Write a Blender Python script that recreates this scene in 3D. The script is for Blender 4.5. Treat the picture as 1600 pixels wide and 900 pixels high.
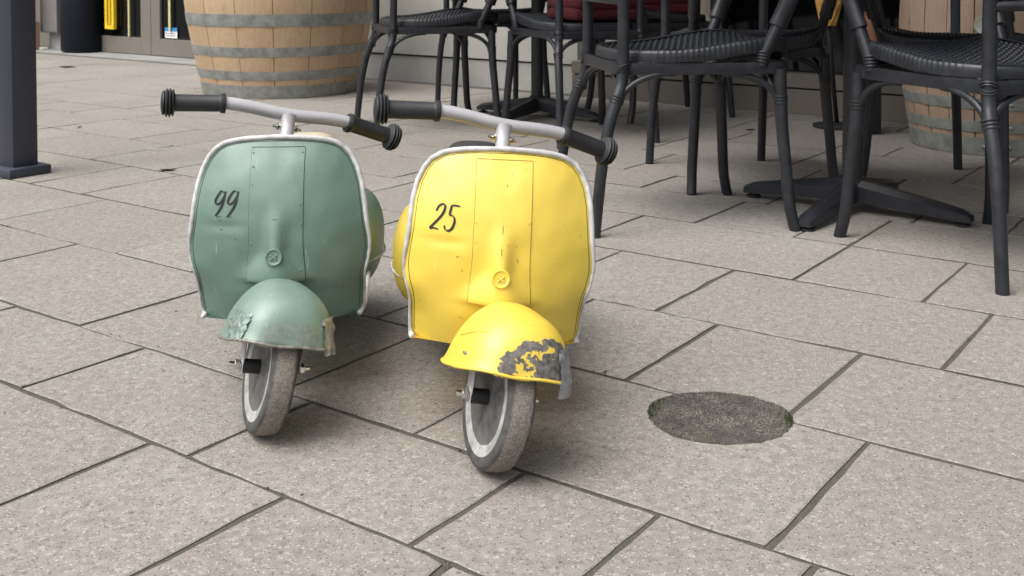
import bpy, bmesh, math, random
from mathutils import Vector, Matrix, noise
R = random.Random(7)
for o in list(bpy.data.objects): bpy.data.objects.remove(o)
scn = bpy.context.scene
C = scn.collection
PI = math.pi

# ------------------------------------------------------------------ camera
H = 0.68
cam = bpy.data.cameras.new('camera'); camo = bpy.data.objects.new('camera', cam); C.objects.link(camo)
camo.location = (0, 0, H); camo.rotation_euler = (PI/2-0.0366, 0, 0)
cam.sensor_width = 36; cam.lens = 1727/1600*36; cam.shift_y = (14-450)/1600
cam.clip_start = 0.05; cam.clip_end = 400
cam.dof.use_dof = True; cam.dof.focus_distance = 1.65; cam.dof.aperture_fstop = 18
scn.camera = camo
# ------------------------------------------------------------------ light
SUN_EL, SUN_AZ = math.radians(60), math.radians(-128)     # azimuth of the bright part of the cloud cover, measured from +Y towards +X
w = bpy.data.worlds.new('World'); scn.world = w; w.use_nodes = True
nt = w.node_tree; bg = nt.nodes['Background']
sky = nt.nodes.new('ShaderNodeTexSky'); sky.sky_type = 'NISHITA'; sky.sun_disc = False
sky.sun_elevation = SUN_EL; sky.sun_rotation = SUN_AZ; sky.dust_density = 6; sky.ozone_density = 0.6
hs = nt.nodes.new('ShaderNodeHueSaturation'); hs.inputs['Saturation'].default_value = 0.22
nt.links.new(sky.outputs[0], hs.inputs['Color']); nt.links.new(hs.outputs[0], bg.inputs[0]); bg.inputs[1].default_value = 0.145
sl = bpy.data.lights.new('sun', 'SUN'); so = bpy.data.objects.new('sun', sl); C.objects.link(so)
sl.energy = 1.75; sl.angle = math.radians(52); sl.color = (1, 0.965, 0.92)
sd = Vector((math.sin(SUN_AZ)*math.cos(SUN_EL), math.cos(SUN_AZ)*math.cos(SUN_EL), math.sin(SUN_EL)))
so.rotation_euler = sd.to_track_quat('Z', 'Y').to_euler(); so.location = sd*20
scn.view_settings.view_transform = 'Standard'; scn.view_settings.look = 'None'
scn.view_settings.exposure = 0.47; scn.view_settings.gamma = 1

# ------------------------------------------------------------------ helpers
def tag(o, label=None, cat=None, group=None, kind=None):
    if label: o['label'] = label
    if cat: o['category'] = cat
    if group: o['group'] = group
    if kind: o['kind'] = kind
    return o
def empty(name, loc=(0, 0, 0), rz=0):
    o = bpy.data.objects.new(name, None); C.objects.link(o); o.location = loc; o.rotation_euler = (0, 0, rz)
    o.empty_display_size = .1
    return o
def link(name, me, mat=None, parent=None, mx=None):
    if mat is not None and not me.materials: me.materials.append(mat)
    o = bpy.data.objects.new(name, me); C.objects.link(o)
    if parent: o.parent = parent
    if mx is not None: o.matrix_local = mx
    return o
def bmmesh(bm, name='mesh', smooth=True, ang=None):
    bmesh.ops.recalc_face_normals(bm, faces=bm.faces)
    me = bpy.data.meshes.new(name); bm.to_mesh(me); bm.free()
    if smooth:
        for p in me.polygons: p.use_smooth = True
        if ang is not None:
            me.set_sharp_from_angle(angle=math.radians(ang))
    return me
def vf(bm, vs, fs):
    v = [bm.verts.new(p) for p in vs]
    for f in fs:
        try: bm.faces.new([v[i] for i in f])
        except ValueError: pass
    return v
def box(bm, c, s, bev=0, rot=None):
    m = Matrix.Translation(c) @ (rot.to_4x4() if rot else Matrix.Identity(4)) @ Matrix.Diagonal((s[0], s[1], s[2], 1))
    g = bmesh.ops.create_cube(bm, size=1, matrix=m)
    if bev:
        es = list({e for v in g['verts'] for e in v.link_edges})
        bmesh.ops.bevel(bm, geom=es, offset=bev, segments=2, affect='EDGES', profile=.5)
def tube(bm, pts, r, n=10, closed=False, cap=True, flat=1.0, up=None):
    pts = [Vector(p) for p in pts]; N = len(pts)
    rr = r if isinstance(r, (list, tuple)) else [r]*N
    prev = None; rings = []
    for i, p in enumerate(pts):
        if closed: t = pts[(i+1) % N]-pts[i-1]
        else: t = pts[min(i+1, N-1)]-pts[max(i-1, 0)]
        t.normalize()
        if prev is None:
            a = Vector(up) if up else (Vector((0, 0, 1)) if abs(t.z) < .9 else Vector((1, 0, 0)))
        else: a = prev
        a = (a-t*a.dot(t)).normalized(); prev = a; b = t.cross(a)
        rings.append([bm.verts.new(p+(a*math.cos(2*PI*k/n)+b*math.sin(2*PI*k/n)*flat)*rr[i]) for k in range(n)])
    for i in range(N if closed else N-1):
        A, B = rings[i], rings[(i+1) % N]
        for k in range(n): bm.faces.new((A[k], A[(k+1) % n], B[(k+1) % n], B[k]))
    if cap and not closed:
        bm.faces.new(rings[0]); bm.faces.new(rings[-1][::-1])
def lathe(bm, prof, n=24, m=None, cap=True):
    """prof: (r, z) list, turned about z, placed with matrix m"""
    m = m or Matrix.Identity(4); rings = []
    for r, z in prof:
        rings.append([bm.verts.new(m @ Vector((r*math.cos(2*PI*k/n), r*math.sin(2*PI*k/n), z))) for k in range(n)])
    for A, B in zip(rings, rings[1:]):
        for k in range(n): bm.faces.new((A[k], A[(k+1) % n], B[(k+1) % n], B[k]))
    if cap:
        bm.faces.new(rings[0][::-1]); bm.faces.new(rings[-1])
def axis_m(p, d):
    return Matrix.Translation(p) @ Vector(d).to_track_quat('Z', 'Y').to_matrix().to_4x4()
def smooth_path(pts, sub=4, closed=False):
    P = [Vector(p) for p in pts]; out = []; N = len(P)
    for i in range(N if closed else N-1):
        if closed: a, b, c, d = P[i-1], P[i], P[(i+1) % N], P[(i+2) % N]
        else: a, b, c, d = P[max(i-1, 0)], P[i], P[i+1], P[min(i+2, N-1)]
        for k in range(sub):
            t = k/sub
            out.append(.5*((2*b)+(c-a)*t+(2*a-5*b+4*c-d)*t*t+(3*b-a-3*c+d)*t**3))
    if not closed: out.append(P[-1])
    return out
def sstep(a, b, x):
    t = max(0, min(1, (x-a)/(b-a))); return t*t*(3-2*t)
def interp(T, x):
    if x <= T[0][0]: return T[0][1]
    for (a, p), (b, q) in zip(T, T[1:]):
        if x <= b: return p+(q-p)*(x-a)/(b-a)
    return T[-1][1]
def copy_tree(o, parent=None):
    c = o.copy(); C.objects.link(c)
    if parent: c.parent = parent
    for ch in list(o.children): copy_tree(ch, c)
    return c

# ------------------------------------------------------------------ material helpers
class NT:
    def __init__(s, name):
        s.m = bpy.data.materials.new(name); s.m.use_nodes = True; s.t = s.m.node_tree
        s.b = s.t.nodes['Principled BSDF']
        s.tc = s.t.nodes.new('ShaderNodeTexCoord'); s.geo = s.t.nodes.new('ShaderNodeNewGeometry')
    def n(s, ty, **kw):
        x = s.t.nodes.new(ty)
        for k, v in kw.items(): setattr(x, k, v)
        return x
    def l(s, a, b): s.t.links.new(a, b)
    def put(s, sock, v):
        if hasattr(v, 'is_linked') or hasattr(v, 'links'): s.l(v, sock)
        else: sock.default_value = v
    def noise(s, vec, scale, detail=4, rough=.55, dist=0):
        x = s.n('ShaderNodeTexNoise'); x.inputs['Scale'].default_value = scale; x.inputs['Detail'].default_value = detail
        x.inputs['Roughness'].default_value = rough; x.inputs['Distortion'].default_value = dist
        s.l(vec, x.inputs['Vector']); return x.outputs['Fac']
    def voro(s, vec, scale, out='Distance', feature='F1', rnd=1):
        x = s.n('ShaderNodeTexVoronoi', feature=feature); x.inputs['Scale'].default_value = scale
        x.inputs['Randomness'].default_value = rnd
        s.l(vec, x.inputs['Vector']); return x.outputs[out]
    def ramp(s, fac, stops):
        x = s.n('ShaderNodeValToRGB'); cr = x.color_ramp
        while len(cr.elements) < len(stops): cr.elements.new(.5)
        for e, (p, c) in zip(cr.elements, stops):
            e.position = p; e.color = (c, c, c, 1) if not hasattr(c, '__len__') else (*c, 1)
        s.l(fac, x.inputs[0]); return x.outputs[0]
    def mix(s, f, a, b, mode='MIX'):
        x = s.n('ShaderNodeMix', data_type='RGBA', blend_type=mode)
        s.put(x.inputs[0], f)
        for i, v in ((6, a), (7, b)):
            if isinstance(v, tuple): x.inputs[i].default_value = (*v, 1)
            else: s.l(v, x.inputs[i])
        return x.outputs[2]
    def math(s, op, a, b=None, c=None):
        x = s.n('ShaderNodeMath', operation=op)
        for i, v in enumerate((a, b, c)):
            if v is not None: s.put(x.inputs[i], v)
        return x.outputs[0]
    def mapping(s, vec, scale=(1, 1, 1), loc=(0, 0, 0), rot=(0, 0, 0)):
        x = s.n('ShaderNodeMapping'); x.inputs['Scale'].default_value = scale; x.inputs['Location'].default_value = loc
        x.inputs['Rotation'].default_value = rot; s.l(vec, x.inputs['Vector']); return x.outputs[0]
    def sep(s, vec):
        x = s.n('ShaderNodeSeparateXYZ'); s.l(vec, x.inputs[0]); return x.outputs
    def bump(s, h, strength=.3, dist=.002):
        x = s.n('ShaderNodeBump'); x.inputs['Strength'].default_value = strength; x.inputs['Distance'].default_value = dist
        s.l(h, x.inputs['Height']); s.l(x.outputs[0], s.b.inputs['Normal']); return x
    def col(s, c): s.put(s.b.inputs['Base Color'], (*c, 1) if isinstance(c, tuple) else c)
    def set(s, **k):
        for a, v in k.items(): s.put(s.b.inputs[a.replace('_', ' ')], v)
        return s.m
    @property
    def obj(s): return s.tc.outputs['Object']
    @property
    def pos(s): return s.geo.outputs['Position']

def plain(name, c, rough=.5, metal=0, var=.12, scale=40, bump=0, spec=.5, coat=0):
    k = NT(name); f = k.noise(k.obj, scale, 5)
    k.col(k.mix(k.ramp(f, [(.3, 0), (.7, 1)]), tuple(x*(1-var) for x in c), tuple(min(1, x*(1+var)) for x in c)))
    k.set(Roughness=k.math('MULTIPLY_ADD', f, .25, rough-.12), Metallic=metal)
    k.b.inputs['Specular IOR Level'].default_value = spec; k.b.inputs['Coat Weight'].default_value = coat
    if bump: k.bump(k.noise(k.obj, scale*6, 3), bump, .001)
    return k.m

# paving stone: crushed aggregate with pale chips and dark pits
def m_paver():
    k = NT('granite_aggregate_paving'); oi = k.n('ShaderNodeObjectInfo')
    base = k.mix(oi.outputs['Random'], (.296, .284, .262), (.360, .349, .326))
    big = k.noise(k.pos, 2.2, 4, .6); base = k.mix(k.ramp(big, [(.35, 0), (.65, 1)]), base, (.290, .272, .246))
    mid = k.noise(k.pos, 55, 5, .75); base = k.mix(k.ramp(mid, [(.37, .65), (.60, 0)]), base, (.175, .158, .140))
    w1 = k.voro(k.pos, 290, 'Color'); a = k.sep(w1)
    near = k.voro(k.pos, 290, 'Distance')
    chip = k.math('MULTIPLY', k.math('GREATER_THAN', a[0], .88), k.math('LESS_THAN', near, .46))
    base = k.mix(k.math('MULTIPLY', chip, .52), base, (.58, .565, .53))
    chip2 = k.math('MULTIPLY', k.math('LESS_THAN', a[0], .17), k.math('LESS_THAN', near, .42))
    base = k.mix(k.math('MULTIPLY', chip2, .75), base, (.070, .062, .055))
    chip3 = k.math('MULTIPLY', k.math('GREATER_THAN', a[1], .93), k.math('LESS_THAN', near, .5))
    base = k.mix(k.math('MULTIPLY', chip3, .6), base, (.30, .19, .125))
    w2 = k.sep(k.voro(k.pos, 95, 'Color')); n2 = k.voro(k.pos, 95, 'Distance')
    g = k.math('MULTIPLY', k.math('GREATER_THAN', w2[2], .94), k.math('LESS_THAN', n2, .36))
    base = k.mix(k.math('MULTIPLY', g, .25), base, (.60, .57, .52))
    g = k.math('MULTIPLY', k.math('LESS_THAN', w2[1], .05), k.math('LESS_THAN', n2, .33))
    base = k.mix(k.math('MULTIPLY', g, .55), base, (.10, .08, .07))
    fine = k.noise(k.pos, 420, 2, .7)
    base = k.mix(k.ramp(fine, [(.35, .45), (.6, 0)]), base, (.13, .115, .10))
    st = k.noise(k.pos, 5.5, 5, .6, .6)
    base = k.mix(k.ramp(st, [(.60, 0), (.78, .30)]), base, (.17, .15, .13))
    sp = k.noise(k.pos, 13, 3, .5, .3); base = k.mix(k.ramp(sp, [(.70, 0), (.735, .42)]), base, (.20, .18, .155))
    k.col(base); k.set(Roughness=.86); k.b.inputs['Specular IOR Level'].default_value = .3
    h = k.math('ADD', k.math('MULTIPLY', fine, .5), k.math('MULTIPLY', mid, 1.2))
    k.bump(h, .55, .0016); return k.m
def m_joint():
    k = NT('sandy_mossy_joint'); n1 = k.noise(k.pos, 9, 4); n2 = k.noise(k.pos, 260, 4, .8)
    b = k.mix(k.ramp(n1, [(.5, 0), (.7, 1)]), (.082, .073, .064), (.066, .070, .045))
    b = k.mix(k.ramp(n2, [(.5, 0), (.7, .8)]), b, (.17, .155, .135)); k.col(b); k.set(Roughness=.95)
    k.bump(n2, .8, .003); return k.m
def m_plug():
    k = NT('dark_weathered_mortar'); n2 = k.noise(k.obj, 330, 3, .8); d = k.n('ShaderNodeVectorMath', operation='LENGTH'); k.l(k.obj, d.inputs[0])
    n1 = k.noise(k.obj, 22, 4, .6)
    b = k.mix(k.ramp(n2, [(.42, 0), (.52, .45), (.60, 1)]), (.026, .024, .022), (.23, .205, .18))
    b = k.mix(k.ramp(n1, [(.40, .6), (.58, 0)]), b, (.030, .029, .029))
    rim = k.math('ADD', d.outputs['Value'], k.math('MULTIPLY', k.math('SUBTRACT', k.noise(k.obj, 9, 3), .5), .07))
    b = k.mix(k.ramp(rim, [(.093, 0), (.108, 1)]), b, k.mix(k.ramp(n2, [(.4, 0), (.6, 1)]), (.040, .044, .026), (.11, .115, .08)))
    k.col(b); k.set(Roughness=.95); k.bump(k.math('ADD', n2, n1), .8, .003); return k.m

def m_chair():
    k = NT('anthracite_resin'); f = k.noise(k.obj, 30, 5, .6); g = k.noise(k.obj, 400, 2)
    b = k.mix(k.ramp(f, [(.4, 0), (.75, 1)]), (.012, .0135, .0175), (.022, .0245, .031))
    k.col(b); k.set(Roughness=k.math('MULTIPLY_ADD', f, .25, .27)); k.bump(g, .12, .0006); return k.m
def m_weave():
    k = NT('woven_resin'); x = k.mapping(k.obj, (1, 1, 1), rot=(0, 0, math.radians(38))); s = k.sep(x)
    a = k.math('SINE', k.math('MULTIPLY', s[0], 2*PI/.024)); b = k.math('SINE', k.math('MULTIPLY', s[1], 2*PI/.013))
    h = k.math('MULTIPLY_ADD', k.math('MULTIPLY', a, b), .5, .5)
    st = k.math('ABSOLUTE', k.math('SINE', k.math('MULTIPLY', s[1], PI/.013)))
    hh = k.math('ADD', h, st)
    k.col((.016, .018, .023)); k.set(Roughness=.27); k.bump(k.noise(k.obj, 300, 2), .1, .0006); return k.m
def m_paint(name, c, dark, chip=None, under=((.045, .040, .034), (.20, .185, .165)), chip_r=.05, dirt=.5, dust=None):
    """old enamel: tone shifts, dull spots, hairline scratches, grime in spots; an optional patch worn down to grey metal"""
    k = NT(name); n1 = k.noise(k.obj, 14, 5, .6); n2 = k.noise(k.obj, 120, 4, .7)
    b = k.mix(k.ramp(n1, [(.35, 0), (.7, 1)]), tuple(x*.93 for x in c), c)
    spots = k.noise(k.obj, 75, 3, .75, .4)
    b = k.mix(k.ramp(spots, [(.66, 0), (.74, dirt)]), b, dark)
    ms = k.mapping(k.obj, (9, 60, 130), rot=(0, .5, .2)); sc = k.noise(ms, 3, 3, .6, 1.2)
    b = k.mix(k.ramp(sc, [(.485, 0), (.4985, dirt*.25), (.512, 0)]), b, dark)
    ms2 = k.mapping(k.obj, (120, 60, 12), rot=(.3, -.4, .2)); sc2 = k.noise(ms2, 2.4, 3, .6, 1.5)
    b = k.mix(k.ramp(sc2, [(.672, 0), (.69, dirt*.9)]), b, tuple(min(1, x*1.5+.08) for x in c) if dust is None else dust)
    ro = k.math('MULTIPLY_ADD', n2, .3, .34)
    if chip is not None:
        d = k.n('ShaderNodeVectorMath', operation='DISTANCE'); k.l(k.mapping(k.obj, (1, 1, 1.25)), d.inputs[0])
        d.inputs[1].default_value = (chip[0], chip[1], chip[2]*1.25)
        e = k.noise(k.obj, 38, 5, .62, .3); e2 = k.noise(k.obj, 21, 4, .6, .8)
        dd = k.math('ADD', d.outputs['Value'], k.math('MULTIPLY', k.math('SUBTRACT', e, .5), .05))
        m = k.math('LESS_THAN', dd, chip_r)
        left = k.math('MULTIPLY', k.math('GREATER_THAN', e2, .475), k.math('LESS_THAN', dd, chip_r-.013))
        m2 = k.math('MULTIPLY', m, k.math('SUBTRACT', 1, left))
        metal = k.mix(k.ramp(n2, [(.35, 0), (.65, 1)]), *under)
        b = k.mix(m2, b, metal); ro = k.math('ADD', ro, k.math('MULTIPLY', m2, .2))
        h = k.math('ADD', k.math('MULTIPLY', n2, .1), k.math('SUBTRACT', 1, m2)); k.bump(h, .5, .0012)
    else: k.bump(k.math('ADD', n1, k.math('MULTIPLY', n2, .12)), .25, .003)
    k.col(b); k.set(Roughness=ro); k.b.inputs['Coat Weight'].default_value = .6; k.b.inputs['Coat Roughness'].default_value = .5; k.b.inputs['Coat IOR'].default_value = 1.75
    return k.m
def m_tyre():
    k = NT('worn_gritty_rubber'); s = k.sep(k.obj)
    r = k.math('SQRT', k.math('ADD', k.math('POWER', s[1], 2), k.math('POWER', k.math('SUBTRACT', s[2], RW), 2)))
    tr = k.math('ADD', k.math('ABSOLUTE', s[0]), k.math('MULTIPLY', k.noise(k.obj, 60, 4), .008))
    mk = k.math('MULTIPLY', k.ramp(tr, [(.0165, 1), (.0195, 0)]), k.math('GREATER_THAN', r, .0850))
    vo = k.sep(k.voro(k.obj, 800, 'Color')); n = k.noise(k.obj, 300, 3, .8)
    grit = k.mix(k.ramp(n, [(.38, 0), (.62, 1)]), (.13, .118, .107), (.25, .222, .195))
    grit = k.mix(k.math('MULTIPLY', k.math('GREATER_THAN', vo[0], .88), .4), grit, (.50, .46, .41))
    side = k.mix(k.ramp(k.noise(k.obj, 45, 4), [(.35, 0), (.7, 1)]), (.045, .045, .046), (.10, .098, .094))
    k.col(k.mix(mk, side, grit)); k.set(Roughness=.85); k.bump(n, .5, .002); return k.m
def m_rim():
    k = NT('scuffed_grey_wheel_disc'); n = k.noise(k.obj, 40, 5, .7)
    s = k.sep(k.obj); r = k.math('SQRT', k.math('ADD', k.math('POWER', s[1], 2), k.math('POWER', k.math('SUBTRACT', s[2], RW), 2)))
    a = k.mix(k.ramp(n, [(.35, 0), (.62, 1)]), (.26, .26, .255), (.52, .51, .50)); b = k.mix(k.ramp(n, [(.35, 0), (.62, 1)]), (.055, .055, .056), (.15, .147, .145))
    k.col(k.mix(k.math('GREATER_THAN', k.math('ADD', r, k.math('MULTIPLY', n, .004)), .0632), b, a)); k.set(Roughness=.55); return k.m
def m_oak(name, a, b, c):
    k = NT(name); g = k.noise(k.mapping(k.obj, (22, 22, 1.6)), 6, 5, .7, .3); n = k.noise(k.obj, 7, 4, .6); oi = k.n('ShaderNodeObjectInfo')
    x = k.mix(k.ramp(g, [(.32, 0), (.68, 1)]), a, b); x = k.mix(k.math('MULTIPLY', oi.outputs['Random'], .35), x, c)
    x = k.mix(k.ramp(n, [(.55, 0), (.78, .45)]), x, c)
    cr = k.noise(k.mapping(k.obj, (14, 14, 34)), 1.2, 4, .6, .6); x = k.mix(k.ramp(cr, [(.70, 0), (.76, .7)]), x, (.09, .06, .035))
    k.col(x); k.set(Roughness=.75); k.bump(g, .4, .002); return k.m
def m_hoop():
    k = NT('galvanised_hoop'); n = k.noise(k.mapping(k.obj, (1, 1, 1)), 16, 5, .7); g = k.noise(k.mapping(k.obj, (30, 30, 1)), 3, 3, .6)
    x = k.mix(k.ramp(n, [(.35, 0), (.65, 1)]), (.18, .19, .178), (.32, .33, .31))
    x = k.mix(k.ramp(g, [(.6, 0), (.75, .4)]), x, (.42, .42, .40)); k.col(x); k.set(Roughness=.5, Metallic=.25); return k.m
def m_wall(name, a, b):
    k = NT(name); n = k.noise(k.obj, 3, 5, .6); f = k.noise(k.obj, 90, 4, .7); s = k.sep(k.obj)
    x = k.mix(k.ramp(n, [(.35, 0), (.65, 1)]), a, b); x = k.mix(k.ramp(k.noise(k.mapping(k.obj, (8, 8, 1)), 4, 4, .7), [(.6, 0), (.8, .35)]), x, tuple(v*.6 for v in a))
    k.col(x); k.set(Roughness=.8); k.bump(f, .15, .001); return k.m
RW = .1014
M = dict(
    paver=m_paver(), joint=m_joint(), plug=m_plug(), chair=m_chair(), weave=m_weave(), tyre=m_tyre(), rim=m_rim(), hoop=m_hoop(),
    green=m_paint('sage_green_enamel', (.112, .196, .152), (.045, .070, .055), dirt=.8),
    yellow=m_paint('bright_yellow_enamel', (.80, .590, .062), (.20, .13, .03), dirt=.75, dust=(.86, .66, .16)),
    green_fender=m_paint('scuffed_green_enamel', (.150, .235, .190), (.15, .165, .145), chip=(.002, -.082, .158), chip_r=.046, under=((.125, .175, .145), (.205, .245, .215)), dirt=.9, dust=(.48, .52, .48)),
    yellow_fender=m_paint('peeling_yellow_enamel', (.80, .590, .062), (.13, .10, .05), chip=(.014, -.080, .165), chip_r=.054, dirt=.85, dust=(.86, .66, .16)),
    trim=plain('scuffed_white_trim', (.50, .50, .505), .42, 0, .28, 60),
    silver=plain('silver_grey_enamel', (.46, .45, .47), .32, .15, .05, 30, coat=.3),
    grip=plain('black_rubber_grip', (.020, .021, .024), .52, 0, .25, 70, bump=.15),
    chrome=plain('chromed_steel', (.75, .74, .70), .22, 1, .1, 50),
    steel=plain('dull_fork_steel', (.30, .30, .30), .45, .6, .2, 60),
    black=plain('black_plastic_bush', (.015, .015, .016), .5),
    vinyl=plain('black_vinyl_number', (.012, .013, .015), .4),
    cream=plain('cream_saddle_vinyl', (.50, .43, .31), .5, 0, .08, 30),
    blackseat=plain('black_saddle_vinyl', (.018, .018, .02), .45),
    tape=plain('silver_duct_tape', (.42, .43, .46), .32, .75, .3, 160, bump=.8),
    foil=plain('torn_foil_tape', (.24, .31, .28), .35, .4, .5, 190, bump=.8),
    bare=plain('bare_metal_lip', (.26, .25, .22), .5, .5, .4, 140, bump=.3),
    oak=m_oak('new_oak', (.39, .270, .160), (.53, .385, .245), (.31, .205, .12)),
    oakold=m_oak('weathered_oak', (.30, .215, .15), (.43, .32, .235), (.22, .16, .115)),
    bung=plain('grey_rubber_bung', (.40, .41, .36), .5),
    post=plain('dark_grey_powder_coat', (.034, .039, .055), .48, 0, .06, 12),
    wall=m_wall('pale_render', (.36, .355, .33), (.43, .42, .395)),
    plinth=m_wall('pale_plinth_render', (.30, .30, .285), (.40, .395, .375)),
    frame=m_wall('taupe_aluminium', (.155, .138, .118), (.175, .157, .136)),
    beige=m_wall('beige_pillar', (.34, .30, .25), (.40, .36, .30)),
    sill=m_wall('concrete_strip', (.22, .22, .215), (.30, .30, .29)),
    glass=None, red=plain('dark_red_cloth', (.075, .006, .011), .9, 0, .3, 60, bump=.3),
    bin=plain('black_bin_plastic', (.004, .006, .011), .45, spec=.2), galv=plain('brushed_grey_cabinet', (.28, .28, .28), .42, .5, .08, 8),
    card=plain('brown_cardboard', (.30, .19, .125), .85), cardtop=plain('pale_carton', (.58, .45, .37), .85),
    handle=plain('yellow_handle', (.75, .52, .03), .4), paper=plain('white_paper', (.75, .75, .73), .8),
    blue=plain('blue_print', (.03, .22, .55), .6), ink=plain('grey_print', (.22, .24, .3), .6),
    wafer=plain('golden_wafer', (.62, .36, .10), .6, 0, .25, 35, bump=.4), terra=plain('terracotta', (.24, .11, .07), .7, 0, .2, 20),
    scratch=plain('bared_scratch', (.20, .15, .05), .8), scratch_g=plain('dark_scratch', (.045, .06, .05), .8), tabl=plain('black_cast_iron', (.016, .018, .023), .42, 0, .15, 30), grit=plain('loose_grit', (.16, .135, .11), .9, 0, .5, 20), leaf=plain('dry_leaf', (.13, .075, .04), .9), streak=plain('pale_yellow_streak', (.55, .50, .22), .7),
    dark=plain('unlit_interior', (.012, .012, .013), .8), moss=plain('moss', (.055, .065, .032), .95, 0, .5, 300, bump=.8),
    shade_cloth=plain('charcoal_shade_cloth', (.035, .035, .037), .85),
)
def m_glass():
    k = NT('dark_room_glass'); k.col((.004, .005, .006)); k.set(Roughness=.06); k.b.inputs['Specular IOR Level'].default_value = .35  # opaque pane; darkness of the room behind is put into its colour
    return k.m
M['glass'] = m_glass()

# ------------------------------------------------------------------ ground frame: u runs along the facade, v away from the camera
YAW = -.6245; cy, sy_ = math.cos(YAW), math.sin(YAW)
def W(u, v, z=0): return Vector((u*cy-v*sy_, u*sy_+v*cy, z))
def seen(x, y):
    if y < .6: return False
    px = 800+1727*x/y; py = 1727*(.68/y)-52
    return -260 < px < 1860 and py < 1150
VB = [-.50, -.14, .23, .60, .967, 1.207, 1.571, 1.929, 2.300, 2.668, 3.005, 3.245, 3.625, 4.02, 4.28, 4.66, 4.95]
UJ = {4: [-3.1, -2.68, -2.26, -2.1, -1.681, -1.258, -.847, -.643, -.442, -.03], 3: [-2.2, -1.9, -1.333, -1.056, -.78, -.36],
      5: [-3.0, -2.453, -1.887, -1.330, -1.049, -.499, .05], 6: [-3.42, -2.863, -2.303, -2.02, -1.46, -1.18, -.902, -.629, -.07],
      7: [-3.82, -3.275, -2.998, -2.44, -1.981, -1.61, -1.330, -1.040, -.490, .06], 8: [-4.07, -3.516, -3.116, -2.84, -2.3, -2.02, -1.473, -.899, -.626, -.07],
      9: [-4.35, -3.8, -3.5, -2.95, -2.4, -1.873, -1.321, -1.045, -.9, -.34], 10: [-4.13, -3.72, -3.3, -2.9, -2.49, -2.28, -1.67, -1.26, -.85, -.616, -.2],
      11: [-4.091, -3.54, -2.99, -2.43, -1.87, -1.32, -1.04, -.49], 12: [-4.4, -3.85, -3.3, -2.99, -2.57, -2.015, -1.443, -.9, -.35], 13: [-3.9, -3.49, -3.08, -2.67, -2.27, -1.857, -1.44, -1.24, -.83]}
rects = []
for i in range(len(VB)-1):
    v0, v1 = VB[i], VB[i+1]
    js = list(UJ.get(i, [-2.0])); h = v1-v0
    opts = [.41, .41, .205] if h < .3 else [.555, .555, .28]
    while js[0] > -9.5: js.insert(0, js[0]-R.choice(opts))
    while js[-1] < 2.2: js.append(js[-1]+R.choice(opts))
    for a, b in zip(js, js[1:]): rects.append((a, b, v0, v1))
vis = []
for r in rects:
    if any(seen(*W(r[0]+(r[1]-r[0])*i/2, r[2]+(r[3]-r[2])*j/2)[:2]) for i in range(3) for j in range(3)):
        c = W((r[0]+r[1])/2, (r[2]+r[3])/2); vis.append(((r[1]-r[0])*(r[3]-r[2])/(c.x**2+c.y**2)**1.5, r))
vis.sort(key=lambda t: -t[0])
# the sheet under everything, large enough to reach past the frame on every side
bm = bmesh.new(); z0 = -.0027
gv = []
N = 60
for i in range(N+1):
    for j in range(N+1):
        gv.append(bm.verts.new(((i/N-.5)*60, (j/N-.35)*60, z0)))
for i in range(N):
    for j in range(N):
        a = i*(N+1)+j; bm.faces.new((gv[a], gv[a+N+1], gv[a+N+2], gv[a+1]))
ground = link('ground', bmmesh(bm, 'ground', False), M['joint']); tag(ground, kind='structure')
PC = Vector((.315, 1.655)); PR = .104
def paver_bm(bm, r, seed, fine=True):
    rr = random.Random(seed); a, b, v0, v1 = r; g = .0036
    ga, gb = g+rr.uniform(-.0008, .0018), g+rr.uniform(-.0008, .0018)
    g0, g1 = .0034+rr.uniform(-.0007, .0014), .0034+rr.uniform(-.0007, .0014)
    a += ga; b -= gb; v0 += g0; v1 -= g1
    nn = 9 if fine else 1; P = []
    for (p, q, k) in (((a, v0), (b, v0), nn), ((b, v0), (b, v1), max(1, nn//2+2)), ((b, v1), (a, v1), nn), ((a, v1), (a, v0), max(1, nn//2+2))):
        for i in range(k):
            t = i/k; P.append([p[0]+(q[0]-p[0])*t, p[1]+(q[1]-p[1])*t])
    cu, cv = (a+b)/2, (v0+v1)/2; out, inn = [], []
    dz = rr.uniform(-.0006, .0008); tx, tv = rr.uniform(-.0012, .0012), rr.uniform(-.0012, .0012)
    for (u, v) in P:
        j = rr.gauss(0, .0011) if fine else 0
        if rr.random() < .06 and fine: j -= .003
        su = 1 if u > cu else -1; sv = 1 if v > cv else -1
        zz = dz+tx*(u-cu)+tv*(v-cv)
        # which side
        eu, ev = (abs(u-cu) > (b-a)/2-1e-5), (abs(v-cv) > (v1-v0)/2-1e-5)
        uo = u+su*j*eu; vo = v+sv*j*ev
        out.append(W(uo, vo, zz-.0012)); inn.append(W(uo-su*.0022*eu, vo-sv*.0022*ev, zz))
    n = len(P); vo_ = [bm.verts.new(p) for p in out]; vi = [bm.verts.new(p) for p in inn]; vb = [bm.verts.new((p.x, p.y, -.03)) for p in out]
    for i in range(n):
        j = (i+1) % n
        bm.faces.new((vo_[i], vo_[j], vi[j], vi[i])); bm.faces.new((vb[i], vb[j], vo_[j], vo_[i])).material_index = 1
    bm.faces.new(vi); bm.faces.new(vb[::-1])
cut = None
def near_plug(r):
    # circle against the rectangle, in u/v
    pu = PC.x*cy+PC.y*sy_; pv = -PC.x*sy_+PC.y*cy
    du = max(r[0]-pu, 0, pu-r[1]); dv = max(r[2]-pv, 0, pv-r[3]); return math.hypot(du, dv) < PR+.01
bmc = bmesh.new(); rr = random.Random(3)
nC = 64; ring = []
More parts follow.
